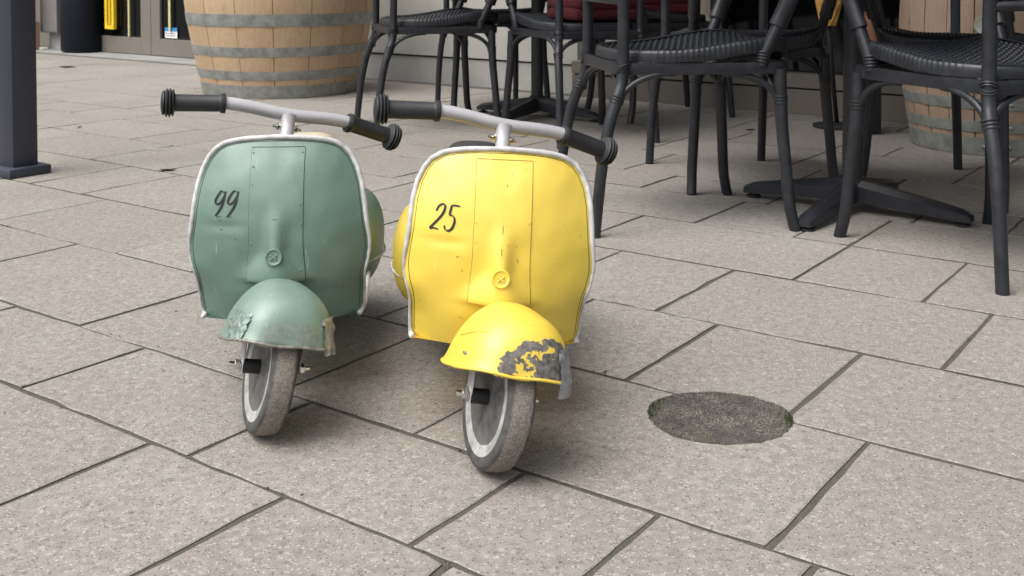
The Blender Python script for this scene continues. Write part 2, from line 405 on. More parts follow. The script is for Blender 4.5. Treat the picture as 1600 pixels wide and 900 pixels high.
for k in range(nC):
    a = 2*PI*k/nC; q = PR*(1+.014*math.sin(3*a+1)+.012*math.sin(5*a+.4)+rr.gauss(0, .010)); ring.append((PC.x+q*math.cos(a)*1.06, PC.y+q*math.sin(a)*.97))
lo = [bmc.verts.new((x, y, -.1)) for x, y in ring]; hi = [bmc.verts.new((x, y, .1)) for x, y in ring]
for k in range(nC): bmc.faces.new((lo[k], lo[(k+1) % nC], hi[(k+1) % nC], hi[k]))
bmc.faces.new(lo[::-1]); bmc.faces.new(hi)
cutter = link('cutter', bmmesh(bmc, 'cutter', False))
rest = bmesh.new()
for n, (s, r) in enumerate(vis):
    if n < 292:
        bm = bmesh.new(); paver_bm(bm, r, n+11, n < 190); me = bmmesh(bm, 'paver', False); me.materials.append(M['paver']); me.materials.append(M['joint'])
        o = link('paver', me, M['paver'], ground)
        if near_plug(r):
            md = o.modifiers.new('b', 'BOOLEAN'); md.object = cutter; md.operation = 'DIFFERENCE'; md.solver = 'EXACT'
            dg = bpy.context.evaluated_depsgraph_get(); dg.update()
            m2 = bpy.data.meshes.new_from_object(o.evaluated_get(dg)); o.modifiers.clear(); o.data = m2
            if not m2.materials: m2.materials.append(M['paver'])
    else: paver_bm(rest, r, n, False)
if len(vis) > 292:
    me = bmmesh(rest, 'paver', False); me.materials.append(M['paver']); me.materials.append(M['joint']); o = link('paver', me, None, ground); tag(o, kind='stuff')
bpy.data.objects.remove(cutter)
# round mortar plug set in the paving
bm = bmesh.new(); rr = random.Random(5); NR = 16; prev = None
for i in range(NR+1):
    t = i/NR; row = []
    for k in range(nC):
        x = (ring[k][0]-PC.x)*t*.998; y = (ring[k][1]-PC.y)*t*.998
        z = -.0022+.0016*noise.noise(Vector((x, y, 0))*45)+.0012*noise.noise(Vector((x, y, 3))*160)+.003*sstep(.86, 1, t)*rr.random()
        # a shallow crescent groove with a raised lip, as on a buried lifting eye
        d = abs(math.hypot(x+.01, y+.05)-.06); 
        if x > -.03 and y > -.03 and t < .8: z += -.007*math.exp(-(d/.004)**2)+.004*math.exp(-((d-.010)/.006)**2)
        row.append((x, y, z))
    if i == 0: prev = [bm.verts.new((0, 0, -.0035))]*nC
    else:
        cur = [bm.verts.new(p) for p in row]
        for k in range(nC):
            j = (k+1) % nC
            if i == 1: bm.faces.new((prev[0], cur[k], cur[j]))
            else: bm.faces.new((prev[k], cur[k], cur[j], prev[j]))
        prev = cur
o = link('access_plug', bmmesh(bm, 'access_plug'), M['plug']); o.location = (PC.x, PC.y, 0)
tag(o, 'round dark weathered mortar plug set flush in the paving right of the yellow scooter', 'manhole cover')
bm = bmesh.new()
for k in range(260):
    a = rr.choice([rr.gauss(2.75, .25), rr.gauss(2.75, .25), rr.gauss(-.12, .18), rr.gauss(-.12, .18), rr.uniform(0, 2*PI)]); q = PR*(1-abs(rr.gauss(0, .06)))
    p = Vector((PC.x+q*1.05*math.cos(a), PC.y+q*.97*math.sin(a), .0)); s = rr.uniform(.001, .0026)
    d = Vector((rr.gauss(0, 1), rr.gauss(0, 1), 0)).normalized()*s
    bm.faces.new([bm.verts.new(p-d+Vector((0, 0, -.003))), bm.verts.new(p+d+Vector((0, 0, -.003))), bm.verts.new(p+Vector((rr.gauss(0, .001), rr.gauss(0, .001), rr.uniform(.001, .004))))])
for k in range(2400):           # moss tufts in the nearer joints
    r = vis[rr.randrange(70)][1]
    if rr.random() < .35: u, v = rr.uniform(r[0], r[1]), r[2]+rr.gauss(0, .0014)
    else: u, v = r[0]+rr.gauss(0, .002), rr.uniform(r[2], r[3])
    if noise.noise(Vector((u*3, v*3, 2))) < .05: continue
    p = W(u, v, -.0029); s = rr.uniform(.0008, .0022); d = Vector((rr.gauss(0, 1), rr.gauss(0, 1), 0)).normalized()*s
    bm.faces.new([bm.verts.new(p-d), bm.verts.new(p+d), bm.verts.new(p+Vector((rr.gauss(0, .001), rr.gauss(0, .001), rr.uniform(.0015, .0048))))])
o = link('moss', bmmesh(bm, 'moss', False), M['moss']); tag(o, 'small green moss tufts growing in the paving joints', 'moss', kind='stuff')

bm = bmesh.new(); rr = random.Random(77)
for k in range(900):
    r = vis[int(rr.random()**1.5*150)][1]
    if rr.random() < .55: u, v = rr.uniform(r[0], r[1]), rr.uniform(r[2], r[3])
    else: u, v = rr.uniform(r[0], r[1]), r[2]+rr.gauss(0, .012)
    p = W(u, v, 0)
    if (p.xy-PC).length < PR: continue
    s = rr.uniform(.0006, .0019); q = bmesh.ops.create_icosphere(bm, subdivisions=1, radius=s, matrix=Matrix.Translation(p+Vector((0, 0, s*.4))) @ Matrix.Rotation(rr.random()*3, 4, 'Z') @ Matrix.Diagonal((1.5, 1, .7, 1)))
o = link('grit', bmmesh(bm, 'grit', False), M['grit']); tag(o, 'loose sand grains and tiny stones scattered on the paving', 'grit', kind='stuff')

# ------------------------------------------------------------------ scooters
HW = [(.137, .1190), (.148, .1235), (.172, .1245), (.192, .1250), (.208, .1275), (.228, .1335), (.246, .1365), (.262, .1360), (.29, .1325), (.34, .1285), (.365, .1235), (.385, .1145), (.398, .1045), (.4085, .0880), (.4135, .069), (.4165, .046), (.418, .016)]
HWG = [(.137, .1205), (.148, .1260), (.172, .1275), (.192, .1280), (.206, .1290), (.226, .1345), (.246, .1375), (.262, .1372), (.285, .1335), (.315, .1300), (.345, .1255), (.37, .1180), (.388, .1090), (.400, .0985), (.4085, .0855), (.4135, .068), (.4165, .045), (.418, .016)]
SHAPE = {'now': HW}
def hw(z): return interp(SHAPE['now'], z)
def sh_y(x, z):
    q = abs(x)/.13
    y = .076+1.75*(z-.25)**2 + .038*q**2.4 + .022*q**5*(1-sstep(.17, .225, z)) + .010*q**4*sstep(.3, .42, z)
    amp = .024*(1-sstep(.205, .340, z)); sg = .0135+.021*(1-sstep(.205, .258, z))
    if z < .209: amp *= sstep(.202, .209, z)
    y -= amp*math.exp(-abs(x/sg)**2.4*.8)
    y += .0030*noise.noise(Vector((x*14, z*16, 1.3)))+.0012*noise.noise(Vector((x*34, z*30, 4.1)))
    y += .0022*math.exp(-((x+.078)/.030)**2-((z-.288)/.007)**2)-.0016*math.exp(-((x-.07)/.02)**2-((z-.20)/.012)**2)
    return y
def sheet(fn, nu, nv, bm=None, thick=.0022):
    """two-sided closed sheet from fn(s,t)->Vector, thickened backwards (+y)"""
    bm = bm or bmesh.new(); G = [[Vector(fn(i/nu, j/nv)) for i in range(nu+1)] for j in range(nv+1)]
    F = [[bm.verts.new(p) for p in row] for row in G]; B = [[bm.verts.new(p+Vector((0, thick, 0))) for p in row] for row in G]
    for j in range(nv):
        for i in range(nu):
            bm.faces.new((F[j][i], F[j][i+1], F[j+1][i+1], F[j+1][i])); bm.faces.new((B[j][i], B[j+1][i], B[j+1][i+1], B[j][i+1]))
    for j in range(nv):
        for i in (0, nu): bm.faces.new((F[j][i], F[j+1][i], B[j+1][i], B[j][i]))
    for i in range(nu):
        for j in (0, nv): bm.faces.new((F[j][i], B[j][i], B[j][i+1], F[j][i+1]))
    return bm
def zrow(t):  # denser rows near the top of the arch
    return .137+(.418-.137)*(1-(1-t)**1.6)
def shield_me():
    return bmmesh(sheet(lambda s, t: (lambda z: (((2*s-1)*hw(z)), sh_y((2*s-1)*hw(z), z), z))(zrow(t)), 64, 84), 'leg_shield', True, 50)
def panel_me():
    def f(s, t):
        z = .2075+(.403-.2075)*t; h = .0405+.004*(1-sstep(.2, .27, z)); x = (2*s-1)*h
        return (x, sh_y(x, z)-.0016, z)
    return bmmesh(sheet(f, 40, 64, thick=.0013), 'centre_panel', True, 50)
def trim_me():
    pts = []
    zs = [zrow(i/46) for i in range(47)]
    for z in zs: pts.append((-hw(z)-.0012, sh_y(hw(z), z)-.001, z))
    pts.append((0, sh_y(0, .418)-.001, .4187))
    for z in zs[::-1]: pts.append((hw(z)+.0012, sh_y(hw(z), z)-.001, z))
    sp = smooth_path(pts, 2); bm = bmesh.new(); tube(bm, sp, [.0023+.0018*sstep(.19, .34, p.z) for p in sp], 8); return bmmesh(bm, 'edge_trim')
def lip_me():  # thin black line drawn for the dark gap between shield edge and trim
    zs = [zrow(i/60*.999) for i in range(61)]; L = [Vector((-hw(z), z)) for z in zs]+[Vector((0, .418))]+[Vector((hw(z), z)) for z in zs[::-1]]; q = []
    for i, p in enumerate(L):
        t = (L[min(i+2, len(L)-1)]-L[max(i-2, 0)]).normalized(); n = Vector((t.y, -t.x)); c = p+n*.0054
        if .1415 < c.y and (not q or (Vector(q[-1]).x-c.x)**2+(q[-1][2]-c.y)**2 > 9e-6): q.append((c.x, sh_y(c.x, c.y)-.0001, c.y))
    pts, mid, pts2 = q, [], []
    bm = bmesh.new(); tube(bm, smooth_path(pts+mid+pts2, 2), .0005, 5); return bmmesh(bm, 'edge_gap_line')
def stroke(bm, pts, w0, w1, off, dip=0):
    P = smooth_path([(x, 0, z) for x, z in pts], 5); n = len(P); A = []; B = []
    for i, p in enumerate(P):
        t = (P[min(i+1, n-1)]-P[max(i-1, 0)]).normalized(); nrm = Vector((-t.z, 0, t.x))
        ang = abs(t.x*.5+t.z*.87); wd = w0+(w1-w0)*ang; f = i/(n-1); wd *= .55+.45*math.sin(PI*min(1, max(0, .12+.8*f)))
        for L, s in ((A, 1), (B, -1)):
            q = p+nrm*wd*s; L.append(bm.verts.new((q.x, sh_y(q.x, q.z)-off, q.z)))
    for i in range(n-1): bm.faces.new((A[i], A[i+1], B[i+1], B[i]))
NUM = {
 '99': [[(-.0795, .3366), (-.0846, .34), (-.0901, .3334), (-.0941, .3253), (-.0925, .3203), (-.087, .3219), (-.0811, .3301), (-.0782, .3399)], [(-.0782, .3399), (-.0822, .3219), (-.0881, .3104), (-.0936, .3029)],
        [(-.0585, .3381), (-.0643, .3408), (-.0698, .3349), (-.0741, .3258), (-.0725, .3211), (-.0667, .3234), (-.0608, .3315), (-.0579, .3407)], [(-.0579, .3407), (-.0622, .3217), (-.0687, .3102), (-.0743, .3027)]],
 '25': [[(-.0953, .3296), (-.0911, .3371), (-.0852, .3398), (-.0826, .3362), (-.0861, .326), (-.0947, .3149), (-.1019, .307), (-.1033, .3042)], [(-.1033, .3042), (-.0988, .3059), (-.0911, .3046)],
        [(-.0736, .339), (-.068, .3393), (-.0614, .3388)], [(-.0733, .339), (-.0750, .332), (-.0763, .3254)], [(-.0763, .3254), (-.0714, .325), (-.0684, .319), (-.0715, .3081), (-.0774, .3039), (-.0821, .3068), (-.0823, .3108)]]}
RAKE = .5651; AX = Vector((0, math.sin(RAKE), math.cos(RAKE))); BASE = Vector((0, .0066, RW))
def arc_pts(c, r, a0, a1, n, plane='xz'):
    return [Vector((c[0]+r*math.cos(a0+(a1-a0)*i/n), c[1], c[2]+r*math.sin(a0+(a1-a0)*i/n))) for i in range(n+1)]
def fender_pt(th, t, grow=0):
    """th 0..1 round the plan, t 0 (rim) .. 1 (crown)"""
    a = 2*PI*th; cx, s = math.cos(a), math.sin(a)      # x, y (y<0 is the front)
    ax = .0725; ly = .078 if s < 0 else .092
    ex = 2.15+1.25*(1-t)**1.5
    k = (abs(cx)**ex+abs(s)**ex)**(-1/ex)
    zr = .136+.026*sstep(-.3, .9, -s)-.014*sstep(.0, .9, s)   # rim height
    e = t*PI/2; rad = math.cos(e)**.80; zz = math.sin(e)**1.04
    x = cx*k*ax*rad; y = s*k*ly*rad-.006; z = zr+(.2290-zr)*zz
    fl = 1+.045*(1-sstep(0, .10, t)); x *= fl; y *= fl
    d = .0032*noise.noise(Vector((x*22+5, y*22, z*22)))*sstep(.0, .2, 1-t); x += d*.6; y -= abs(d)*.2; z += d*.8
    return Vector((x, y, z))
def fender_me(yellow):
    bm = bmesh.new(); nt_, nh = 16, 72; rings = []
    for j in range(nt_):
        t = (j/nt_)**1.0; rings.append([bm.verts.new(fender_pt(k/nh, t)) for k in range(nh)])
    for A, B in zip(rings, rings[1:]):
        for k in range(nh): bm.faces.new((A[k], A[(k+1) % nh], B[(k+1) % nh], B[k]))
    top = bm.verts.new(fender_pt(0, 1))
    for k in range(nh): bm.faces.new((rings[-1][k], rings[-1][(k+1) % nh], top))
    # inner skin
    inr = [[bm.verts.new(v.co*.965+Vector((0, -.0002, .0035 if j == 0 else .001))) for v in r_] for j, r_ in enumerate(rings)]
    for A, B in zip(inr, inr[1:]):
        for k in range(nh): bm.faces.new((A[k], B[k], B[(k+1) % nh], A[(k+1) % nh]))
    bm.faces.new(inr[-1])
    for k in range(nh): bm.faces.new((rings[0][k], inr[0][k], inr[0][(k+1) % nh], rings[0][(k+1) % nh]))
    for v in bm.verts:
        n = noise.noise(v.co*28+Vector((3 if yellow else 0, 0, 0)))
        v.co += Vector((n*.0012, n*.0010, n*.0006))
        if v.co.z < .165 and v.co.y < -.04:   # battered front edge
            v.co.y += .005*noise.noise(v.co*45); v.co.z += .004*noise.noise(v.co*60)
    return bmmesh(bm, 'fender', True, 60)
def tape_me(th0, th1, t0, t1, seed, drop=0.0, lift=.0022):
    bm = bmesh.new(); rr = random.Random(seed); n1, n2 = 16, 14; G = []
    for i in range(n1+1):
        row = []
        for j in range(n2+1):
            th = th0+(th1-th0)*i/n1; t = t0+(t1-t0)*j/n2; e = 0
            if i in (0, n1) or j in (0, n2): e = rr.gauss(0, .0013)
            p = fender_pt(th % 1, max(0, t)); c = Vector((0, 0, .15)); d = (p-c).normalized()
            p = p+d*(lift+.0016*noise.noise(p*170+Vector((seed, 0, 0))))+Vector((rr.gauss(0, .0005)+e, rr.gauss(0, .0005), e*.7))
            if t < 0: p.z += t*drop; p += d*.004*rr.random()*(-t*4)
            row.append(bm.verts.new(p))
        G.append(row)
    for i in range(n1):
        for j in range(n2): bm.faces.new((G[i][j], G[i+1][j], G[i+1][j+1], G[i][j+1]))
    me = bmmesh(bm, 'tape', True, 35); return me

def scooter(kind, loc, yaw, lean, steer):
    yel = kind == 'yellow'; SHAPE['now'] = HW if yel else HWG
    name = 'toy_scooter'
    root = empty(name); root.matrix_world = Matrix.Translation((loc[0]*1.013, loc[1]*1.013, -.00884)) @ Matrix.Rotation(yaw, 4, 'Z') @ Matrix.Rotation(lean, 4, 'Y') @ Matrix.Scale(1.013, 4)
    paint = M[kind]; fpaint = M[kind+'_fender']
    S = Matrix.Translation(BASE) @ Matrix.Rotation(steer, 4, AX) @ Matrix.Translation(-BASE)
    P = lambda n, me, m, mx=None, par=root: link(n, me, m, par, mx)
    # --- steered parts
    bm = bmesh.new()
    prof = [(.0825, .0160), (.0838, .0176), (.088, .0186), (.0945, .0184), (.0985, .0162), (.1005, .0115), (.1014, .0045), (.1014, -.0045), (.1005, -.0115), (.0985, -.0162), (.0945, -.0184), (.088, -.0186), (.0838, -.0176), (.0825, -.0160)]
    mx = Matrix.Translation((0, 0, RW)) @ Matrix.Rotation(PI/2, 4, 'Y')
    RS = .914; prof = [(a*RS, b) for a, b in prof]
    lathe(bm, prof, 72, mx, cap=False)
    wheel_t = bmmesh(bm, 'tyre', True, 60)
    bm = bmesh.new()
    q = [(.0835, .0155), (.0828, .0180), (.0805, .0182), (.070, .0145), (.0670, .0095), (.055, .0045), (.040, .002), (.030, .0025), (.027, .009), (.022, .0105), (.010, .0105)]
    q = [(a*(RS if a > .03 else 1), b) for a, b in q]
    lathe(bm, q+[(a, -b) for a, b in q[::-1]], 56, mx)
    wh = P('wheel', bmmesh(bm, 'wheel', True, 40), M['rim'], S); wh['label'] = 'scuffed grey front wheel disc'
    ty = link('tyre', wheel_t, M['tyre'], wh)
    bm = bmesh.new(); m2 = Matrix.Translation((0, 0, RW)) @ Matrix.Rotation(PI/2, 4, 'Y')
    lathe(bm, [(.0102, -.0395), (.0102, .0395)], 20, m2)
    P('axle_spacer', bmmesh(bm, 'axle_spacer', True, 40), M['black'], S)
    for sx in (-1, 1):
        bm = bmesh.new()
        pts = [Vector((sx*.040, .004, RW-.009)), Vector((sx*.041, .004, RW)), Vector((sx*.0415, .005, RW+.018)), Vector((sx*.043, .010, RW+.04)), Vector((sx*.044, .018, RW+.066)), Vector((sx*.036, .026, RW+.09))]
        tube(bm, smooth_path(pts, 3), [.0105]*4+[.0118]*12, 10, flat=.24, up=(0, 1, 0)); P('fork_blade', bmmesh(bm, 'fork_blade', True, 50), M['silver'], S)
        bm = bmesh.new(); m3 = Matrix.Translation((sx*.0435, .004, RW)) @ Matrix.Rotation(sx*PI/2, 4, 'Y')
        lathe(bm, [(.0098, 0), (.0098, .0015), (.0040, .0015), (.0040, .014), (.0033, .0165)], 14, m3)
        bb = P('axle_bolt', bmmesh(bm, 'axle_bolt', True, 30), M['chrome'], S)
        bm = bmesh.new(); lathe(bm, [(.0072, .0018), (.0076, .0026), (.0076, .0072), (.0068, .0082)], 6, m3); link('nut', bmmesh(bm, 'nut', False), M['chrome'], bb)
    bm = bmesh.new(); tube(bm, [BASE+AX*.095, BASE+AX*.16], .0145, 18); tube(bm, [BASE+AX*.113, BASE+AX*.121], .0175, 18)
    P('steering_collar', bmmesh(bm, 'steering_collar', True, 40), M['black'], S)
    fe = P('fender', fender_me(yel), fpaint, S); fe['label'] = 'scraped yellow front mudguard with peeled paint' if yel else 'scraped green front mudguard'
    bm = bmesh.new(); pts = [fender_pt(k/72, 0)*1.0 for k in range(72)]
    tube(bm, pts, .0021, 6, closed=True); link('rolled_lip', bmmesh(bm, 'rolled_lip'), M['yellow'] if yel else M['bare'], fe)
    if yel:
        bm = bmesh.new(); tube(bm, [fender_pt((.455+.145*i/14) % 1, .30+.17*i/14+.02*math.sin(i/14*PI))*1.0 for i in range(15)], [.0004]+[.0020]*13+[.0004], 6); link('pressed_rib', bmmesh(bm, 'pressed_rib'), M['yellow'], fe)
        tp = link('tape_patch', tape_me(.840, .930, -.20, .36, 4, .10), M['tape'], fe)
        bm = bmesh.new(); p = fender_pt(.545, .17); n = (p-Vector((0, 0, .15))).normalized()
        lathe(bm, [(.0048, 0), (.004, .0022), (.0015, .0026)], 12, axis_m(p-n*.0006, n) @ Matrix.Diagonal((1, .45, 1, 1))); link('rivet', bmmesh(bm, 'rivet'), M['bare'], fe)
    else:
        link('tape_patch', tape_me(.852, .925, -.12, .36, 6, .07), M['tape'], fe)
        link('foil_patch', tape_me(.50, .615, -.02, .34, 8, .02, .0012), M['foil'], fe)
    # handlebar
    J = BASE+AX*.4024; dn = Vector((0, -math.cos(RAKE), math.sin(RAKE)))
    bar = []
    for x in (-.105, -.085, -.06, -.04, -.02, 0, .02, .04, .06, .085, .105):
        q = abs(x)/.105; bar.append(J+Vector((x, 0, 0))+AX*(-.0015+.0062*sstep(.0, .9, q))+dn*(-.006*q*q))
    bm = bmesh.new(); tube(bm, smooth_path(bar, 3), .0106, 18); hb = P('handlebar', bmmesh(bm, 'handlebar', True, 60), M['silver'], S)
    bm = bmesh.new(); tube(bm, [BASE+AX*.26, J-AX*.002], .0112, 18); tube(bm, [J-AX*.0215, J-AX*.0125, J-AX*.005], [.0113, .0122, .0150], 18)
    st = P('stem', bmmesh(bm, 'stem', True, 60), M['silver'], S)
    bm = bmesh.new(); bp = J-AX*.0245; m3 = Matrix.Translation(bp) @ Matrix.Rotation(PI/2, 4, 'Y')
    lathe(bm, [(.0026, -.0235), (.0026, .0225)], 10, m3); lathe(bm, [(.0050, .0120), (.0055, .0128), (.0055, .0165), (.0048, .0172)], 6, m3); lathe(bm, [(.0052, -.0175), (.0056, -.0165), (.0056, -.0130), (.005, -.0120)], 6, m3)
    link('clamp_bolt', bmmesh(bm, 'clamp_bolt', True, 30), M['chrome'], st)
    for sx in (-1, 1):
        a = bar[0] if sx < 0 else bar[-1]
        e = J+Vector((sx*.1945, 0, 0))+AX*-.0035+dn*-.022
        a = a+(bar[5]-a).normalized()*.004
        d = (e-a).normalized(); L = (e-a).length
        prof = [(.0112, 0), (.0155, .0005), (.0162, .002), (.0162, .0075), (.0142, .009), (.0136, .011), (.0138, L-.017), (.0165, L-.0155), (.0205, L-.0150), (.0222, L-.0138), (.0205, L-.0122), (.0178, L-.0112), (.0228, L-.0100), (.0236, L-.0086), (.0215, L-.0070), (.0182, L-.0062), (.0226, L-.0050), (.0232, L-.0038), (.0205, L-.0018), (.0175, L-.0010), (.0200, L+.0005), (.0195, L+.0022), (.0150, L+.0042), (.0080, L+.0052), (.001, L+.0055)]
        bm = bmesh.new(); lathe(bm, prof, 32, axis_m(a, d)); P('grip', bmmesh(bm, 'grip', True, 38), M['grip'], S)
    # --- fixed parts
    sh = P('leg_shield', shield_me(), paint)
    link('centre_panel', panel_me(), paint, sh)
    bm = bmesh.new()
    sp = [Vector((-(.0408+.004*(1-sstep(.2, .27, z))), 0, z)) for z in [.2065+(.4038-.2065)*i/40 for i in range(41)]]
    sp = sp+[Vector((-sp[0].x*0+x, 0, .4042)) for x in (-.03, -.015, 0, .015, .03)]+[Vector((-p.x, 0, p.z)) for p in sp[::-1]]
    tube(bm, [Vector((p.x, sh_y(p.x, p.z)-.0004, p.z)) for p in sp], .00042, 5); link('panel_seam', bmmesh(bm, 'panel_seam'), M['scratch'] if yel else M['scratch_g'], sh)
    link('edge_trim', trim_me(), M['trim'], sh); link('edge_gap_line', lip_me(), M['black'], sh)
    bm = bmesh.new()
    for st_ in NUM['25' if yel else '99']: stroke(bm, st_, .0008, .0018, .0009)
    o = link('race_number', bmmesh(bm, 'race_number', False), M['vinyl'], sh); o['label'] = 'black script number 25' if yel else 'black script number 99'
    bm = bmesh.new()
    marks = [[(.0, .318), (.0005, .311), (.0, .306)], [(.0, .287), (-.0005, .281), (.0003, .277)], [(.022, .272), (.0235, .269), (.024, .266)], [(.004, .372), (.0045, .370), (.005, .368)], [(-.055, .183), (-.052, .181), (-.049, .180)]] if yel else [
             [(-.092, .301), (-.088, .3022), (-.084, .3030)], [(-.078, .3028), (-.072, .3020), (-.066, .3026)], [(-.088, .2975), (-.085, .2962), (-.083, .2958)], [(-.087, .2825), (-.081, .2835)], [(-.005, .3005), (.0, .3010), (.005, .3002)]]
    for st_ in marks: stroke(bm, st_, .00030, .00060, .0019 if abs(st_[0][0]) < .04 else .0004)
    link('scratch_marks', bmmesh(bm, 'scratch_marks', False), M['scratch'] if yel else M['scratch_g'], sh)['kind'] = 'stuff'
    # rivets down the seams
    bm = bmesh.new(); rr = random.Random(9)
    for sx in (-1, 1):
        for z in (.395, .372, .35, .318, .29, .262, .238, .222):
            if yel and rr.random() < .5: continue
            x = sx*(.0375 if not yel else .0385)+rr.gauss(0, .0006); y = sh_y(x, z)-.0016
            lathe(bm, [(.0016, 0), (.0011, .0004), (.0003, .0005)], 8, axis_m((x, y, z+rr.gauss(0, .003)), (0, -1, 0)))
    link('seam_rivets', bmmesh(bm, 'seam_rivets'), paint, sh)['kind'] = 'stuff'
    # round pressed emblem with a cross
    zc = .2475; yc = sh_y(0, zc); sl_ = (sh_y(0, zc+.006)-sh_y(0, zc-.006))/.012; nrm = Vector((0, -1, sl_)).normalized(); yc -= .0030
    mx = axis_m((0, yc, zc), nrm)
    bm = bmesh.new()
    lathe(bm, [(.0136, -.006), (.0130, .0004), (.0122, .0014), (.0108, .0014), (.0102, .0004), (.0085, -.0002), (.0001, .0002)], 32, mx)
    em = link('emblem', bmmesh(bm, 'emblem', True, 50), paint, sh)
    bm = bmesh.new()
    for ang in (38, -38):
        box(bm, (0, 0, 0), (.0125, .0026, .0020), .0006, Matrix.Rotation(math.radians(ang), 3, 'Z'))
    for sx, sz in ((1, 0), (-1, 0), (0, 1), (0, -1)): box(bm, (sx*.0045, sz*.0045, 0), (.0016, .0016, .0014), .0004)
    bmesh.ops.transform(bm, matrix=mx @ Matrix.Translation((0, 0, .0008)), verts=bm.verts); link('emblem', bmmesh(bm, 'cross', False), paint, sh)
    # head tube behind the shield, floorboard, tail
    bm = bmesh.new(); tube(bm, [BASE+AX*.165, BASE+AX*.345], .0155, 16); P('head_tube', bmmesh(bm, 'head_tube'), M['black'])
    bm = bmesh.new(); rows = []
    for j in range(9):
        y = .10+.26*j/8; h = .120*(1-.05*j/8); rows.append([bm.verts.new((s_*h, y+.028*abs(s_)**2*(1-j/8), .137-.004*math.sin(PI*j/8))) for s_ in (-1, -.6, -.2, .2, .6, 1)])
    g2 = []
    for A, B in zip(rows, rows[1:]):
        for k in range(5): bm.faces.new((A[k], A[k+1], B[k+1], B[k]))
    bmesh.ops.solidify(bm, geom=bm.faces[:], thickness=.006); P('floorboard', bmmesh(bm, 'floorboard', True, 40), paint)
    bm = bmesh.new()
    bm.free()
    for sx in (-1, 1): bm = bmesh.new(); tube(bm, smooth_path([(sx*.121, .13, .138), (sx*.124, .2, .134), (sx*.12, .30, .134), (sx*.118, .37, .136)], 3), .0042, 8); P('floor_trim', bmmesh(bm, 'floor_trim'), M['trim'])
    TX = -.018 if yel else -.010
    def blob(c, s, ex=2.4, nu=32, nv=18):
        c = (c[0]+TX, c[1], c[2])
        b2 = bmesh.new(); rg = []
        for j in range(nv+1):
            ph = -PI/2+PI*j/nv; cz = math.copysign(abs(math.sin(ph))**(2/ex), math.sin(ph)); cr = abs(math.cos(ph))**(2/ex)
            if j in (0, nv): rg.append([b2.verts.new((c[0], c[1], c[2]+s[2]*cz))]); continue
            rg.append([b2.verts.new((c[0]+s[0]*cr*math.copysign(abs(math.cos(a))**(2/ex), math.cos(a)), c[1]+s[1]*cr*math.copysign(abs(math.sin(a))**(2/ex), math.sin(a)), c[2]+s[2]*cz)) for a in [2*PI*k/nu for k in range(nu)]])
        for A, B in zip(rg, rg[1:]):
            for k in range(nu):
                k2 = (k+1) % nu
                if len(A) == 1: b2.faces.new((A[0], B[k2], B[k]))
                elif len(B) == 1: b2.faces.new((A[k], A[k2], B[0]))
                else: b2.faces.new((A[k], A[k2], B[k2], B[k]))
        return b2
    P('tail_body', bmmesh(blob((0, .47, .215), (.085, .165, .115), 3), 'tail_body'), paint)
    for sx in (-1, 1):
        cw = P('side_cowl', bmmesh(blob((sx*.082, .475, .178), (.068, .150, .090), 2.3), 'side_cowl'), paint)
        bm = bmesh.new(); tube(bm, [(TX+sx*(.082+.069*math.cos(a)), .475+.151*math.sin(a), .150-.01*math.sin(a)) for a in [-PI*.5+PI*k/16 for k in range(17)]], .0022, 6); link('cowl_trim', bmmesh(bm, 'cowl_trim'), M['trim'], cw)
    P('saddle', bmmesh(blob((-.012 if yel else .004, .47, .343), (.052, .115, .023), 3), 'saddle'), M['blackseat'] if yel else M['cream'])
    bm = bmesh.new(); tube(bm, [(0, .47, .30), (0, .47, .34)], .045, 16); P('saddle_post', bmmesh(bm, 'saddle_post'), paint)
    for sx in (-1, 1):
        b2 = bmesh.new(); lathe(b2, prof_t, 40, Matrix.Translation((sx*.03, .56, .096)) @ Matrix.Rotation(PI/2, 4, 'Y')); P('wheel', bmmesh(b2, 'wheel', True, 60), M['black'])
    if yel: tag(root, 'bright yellow enamel toy ride-on scooter numbered 25 with peeled front mudguard', 'toy scooter', 'vintage toy scooters parked on the paving')
    else: tag(root, 'sage green enamel toy ride-on scooter numbered 99 with a cream saddle', 'toy scooter', 'vintage toy scooters parked on the paving')
    return root
prof_t = [(.03, .010), (.06, .010), (.075, .013), (.084, .010), (.086, 0), (.084, -.010), (.075, -.013), (.06, -.010), (.03, -.010)]
scooter('green', (-.3532, 1.5843, 0), .0574, -.0026, .3973)
scooter('yellow', (-.0263, 1.4699, 0), .0559, .0568, .3208)

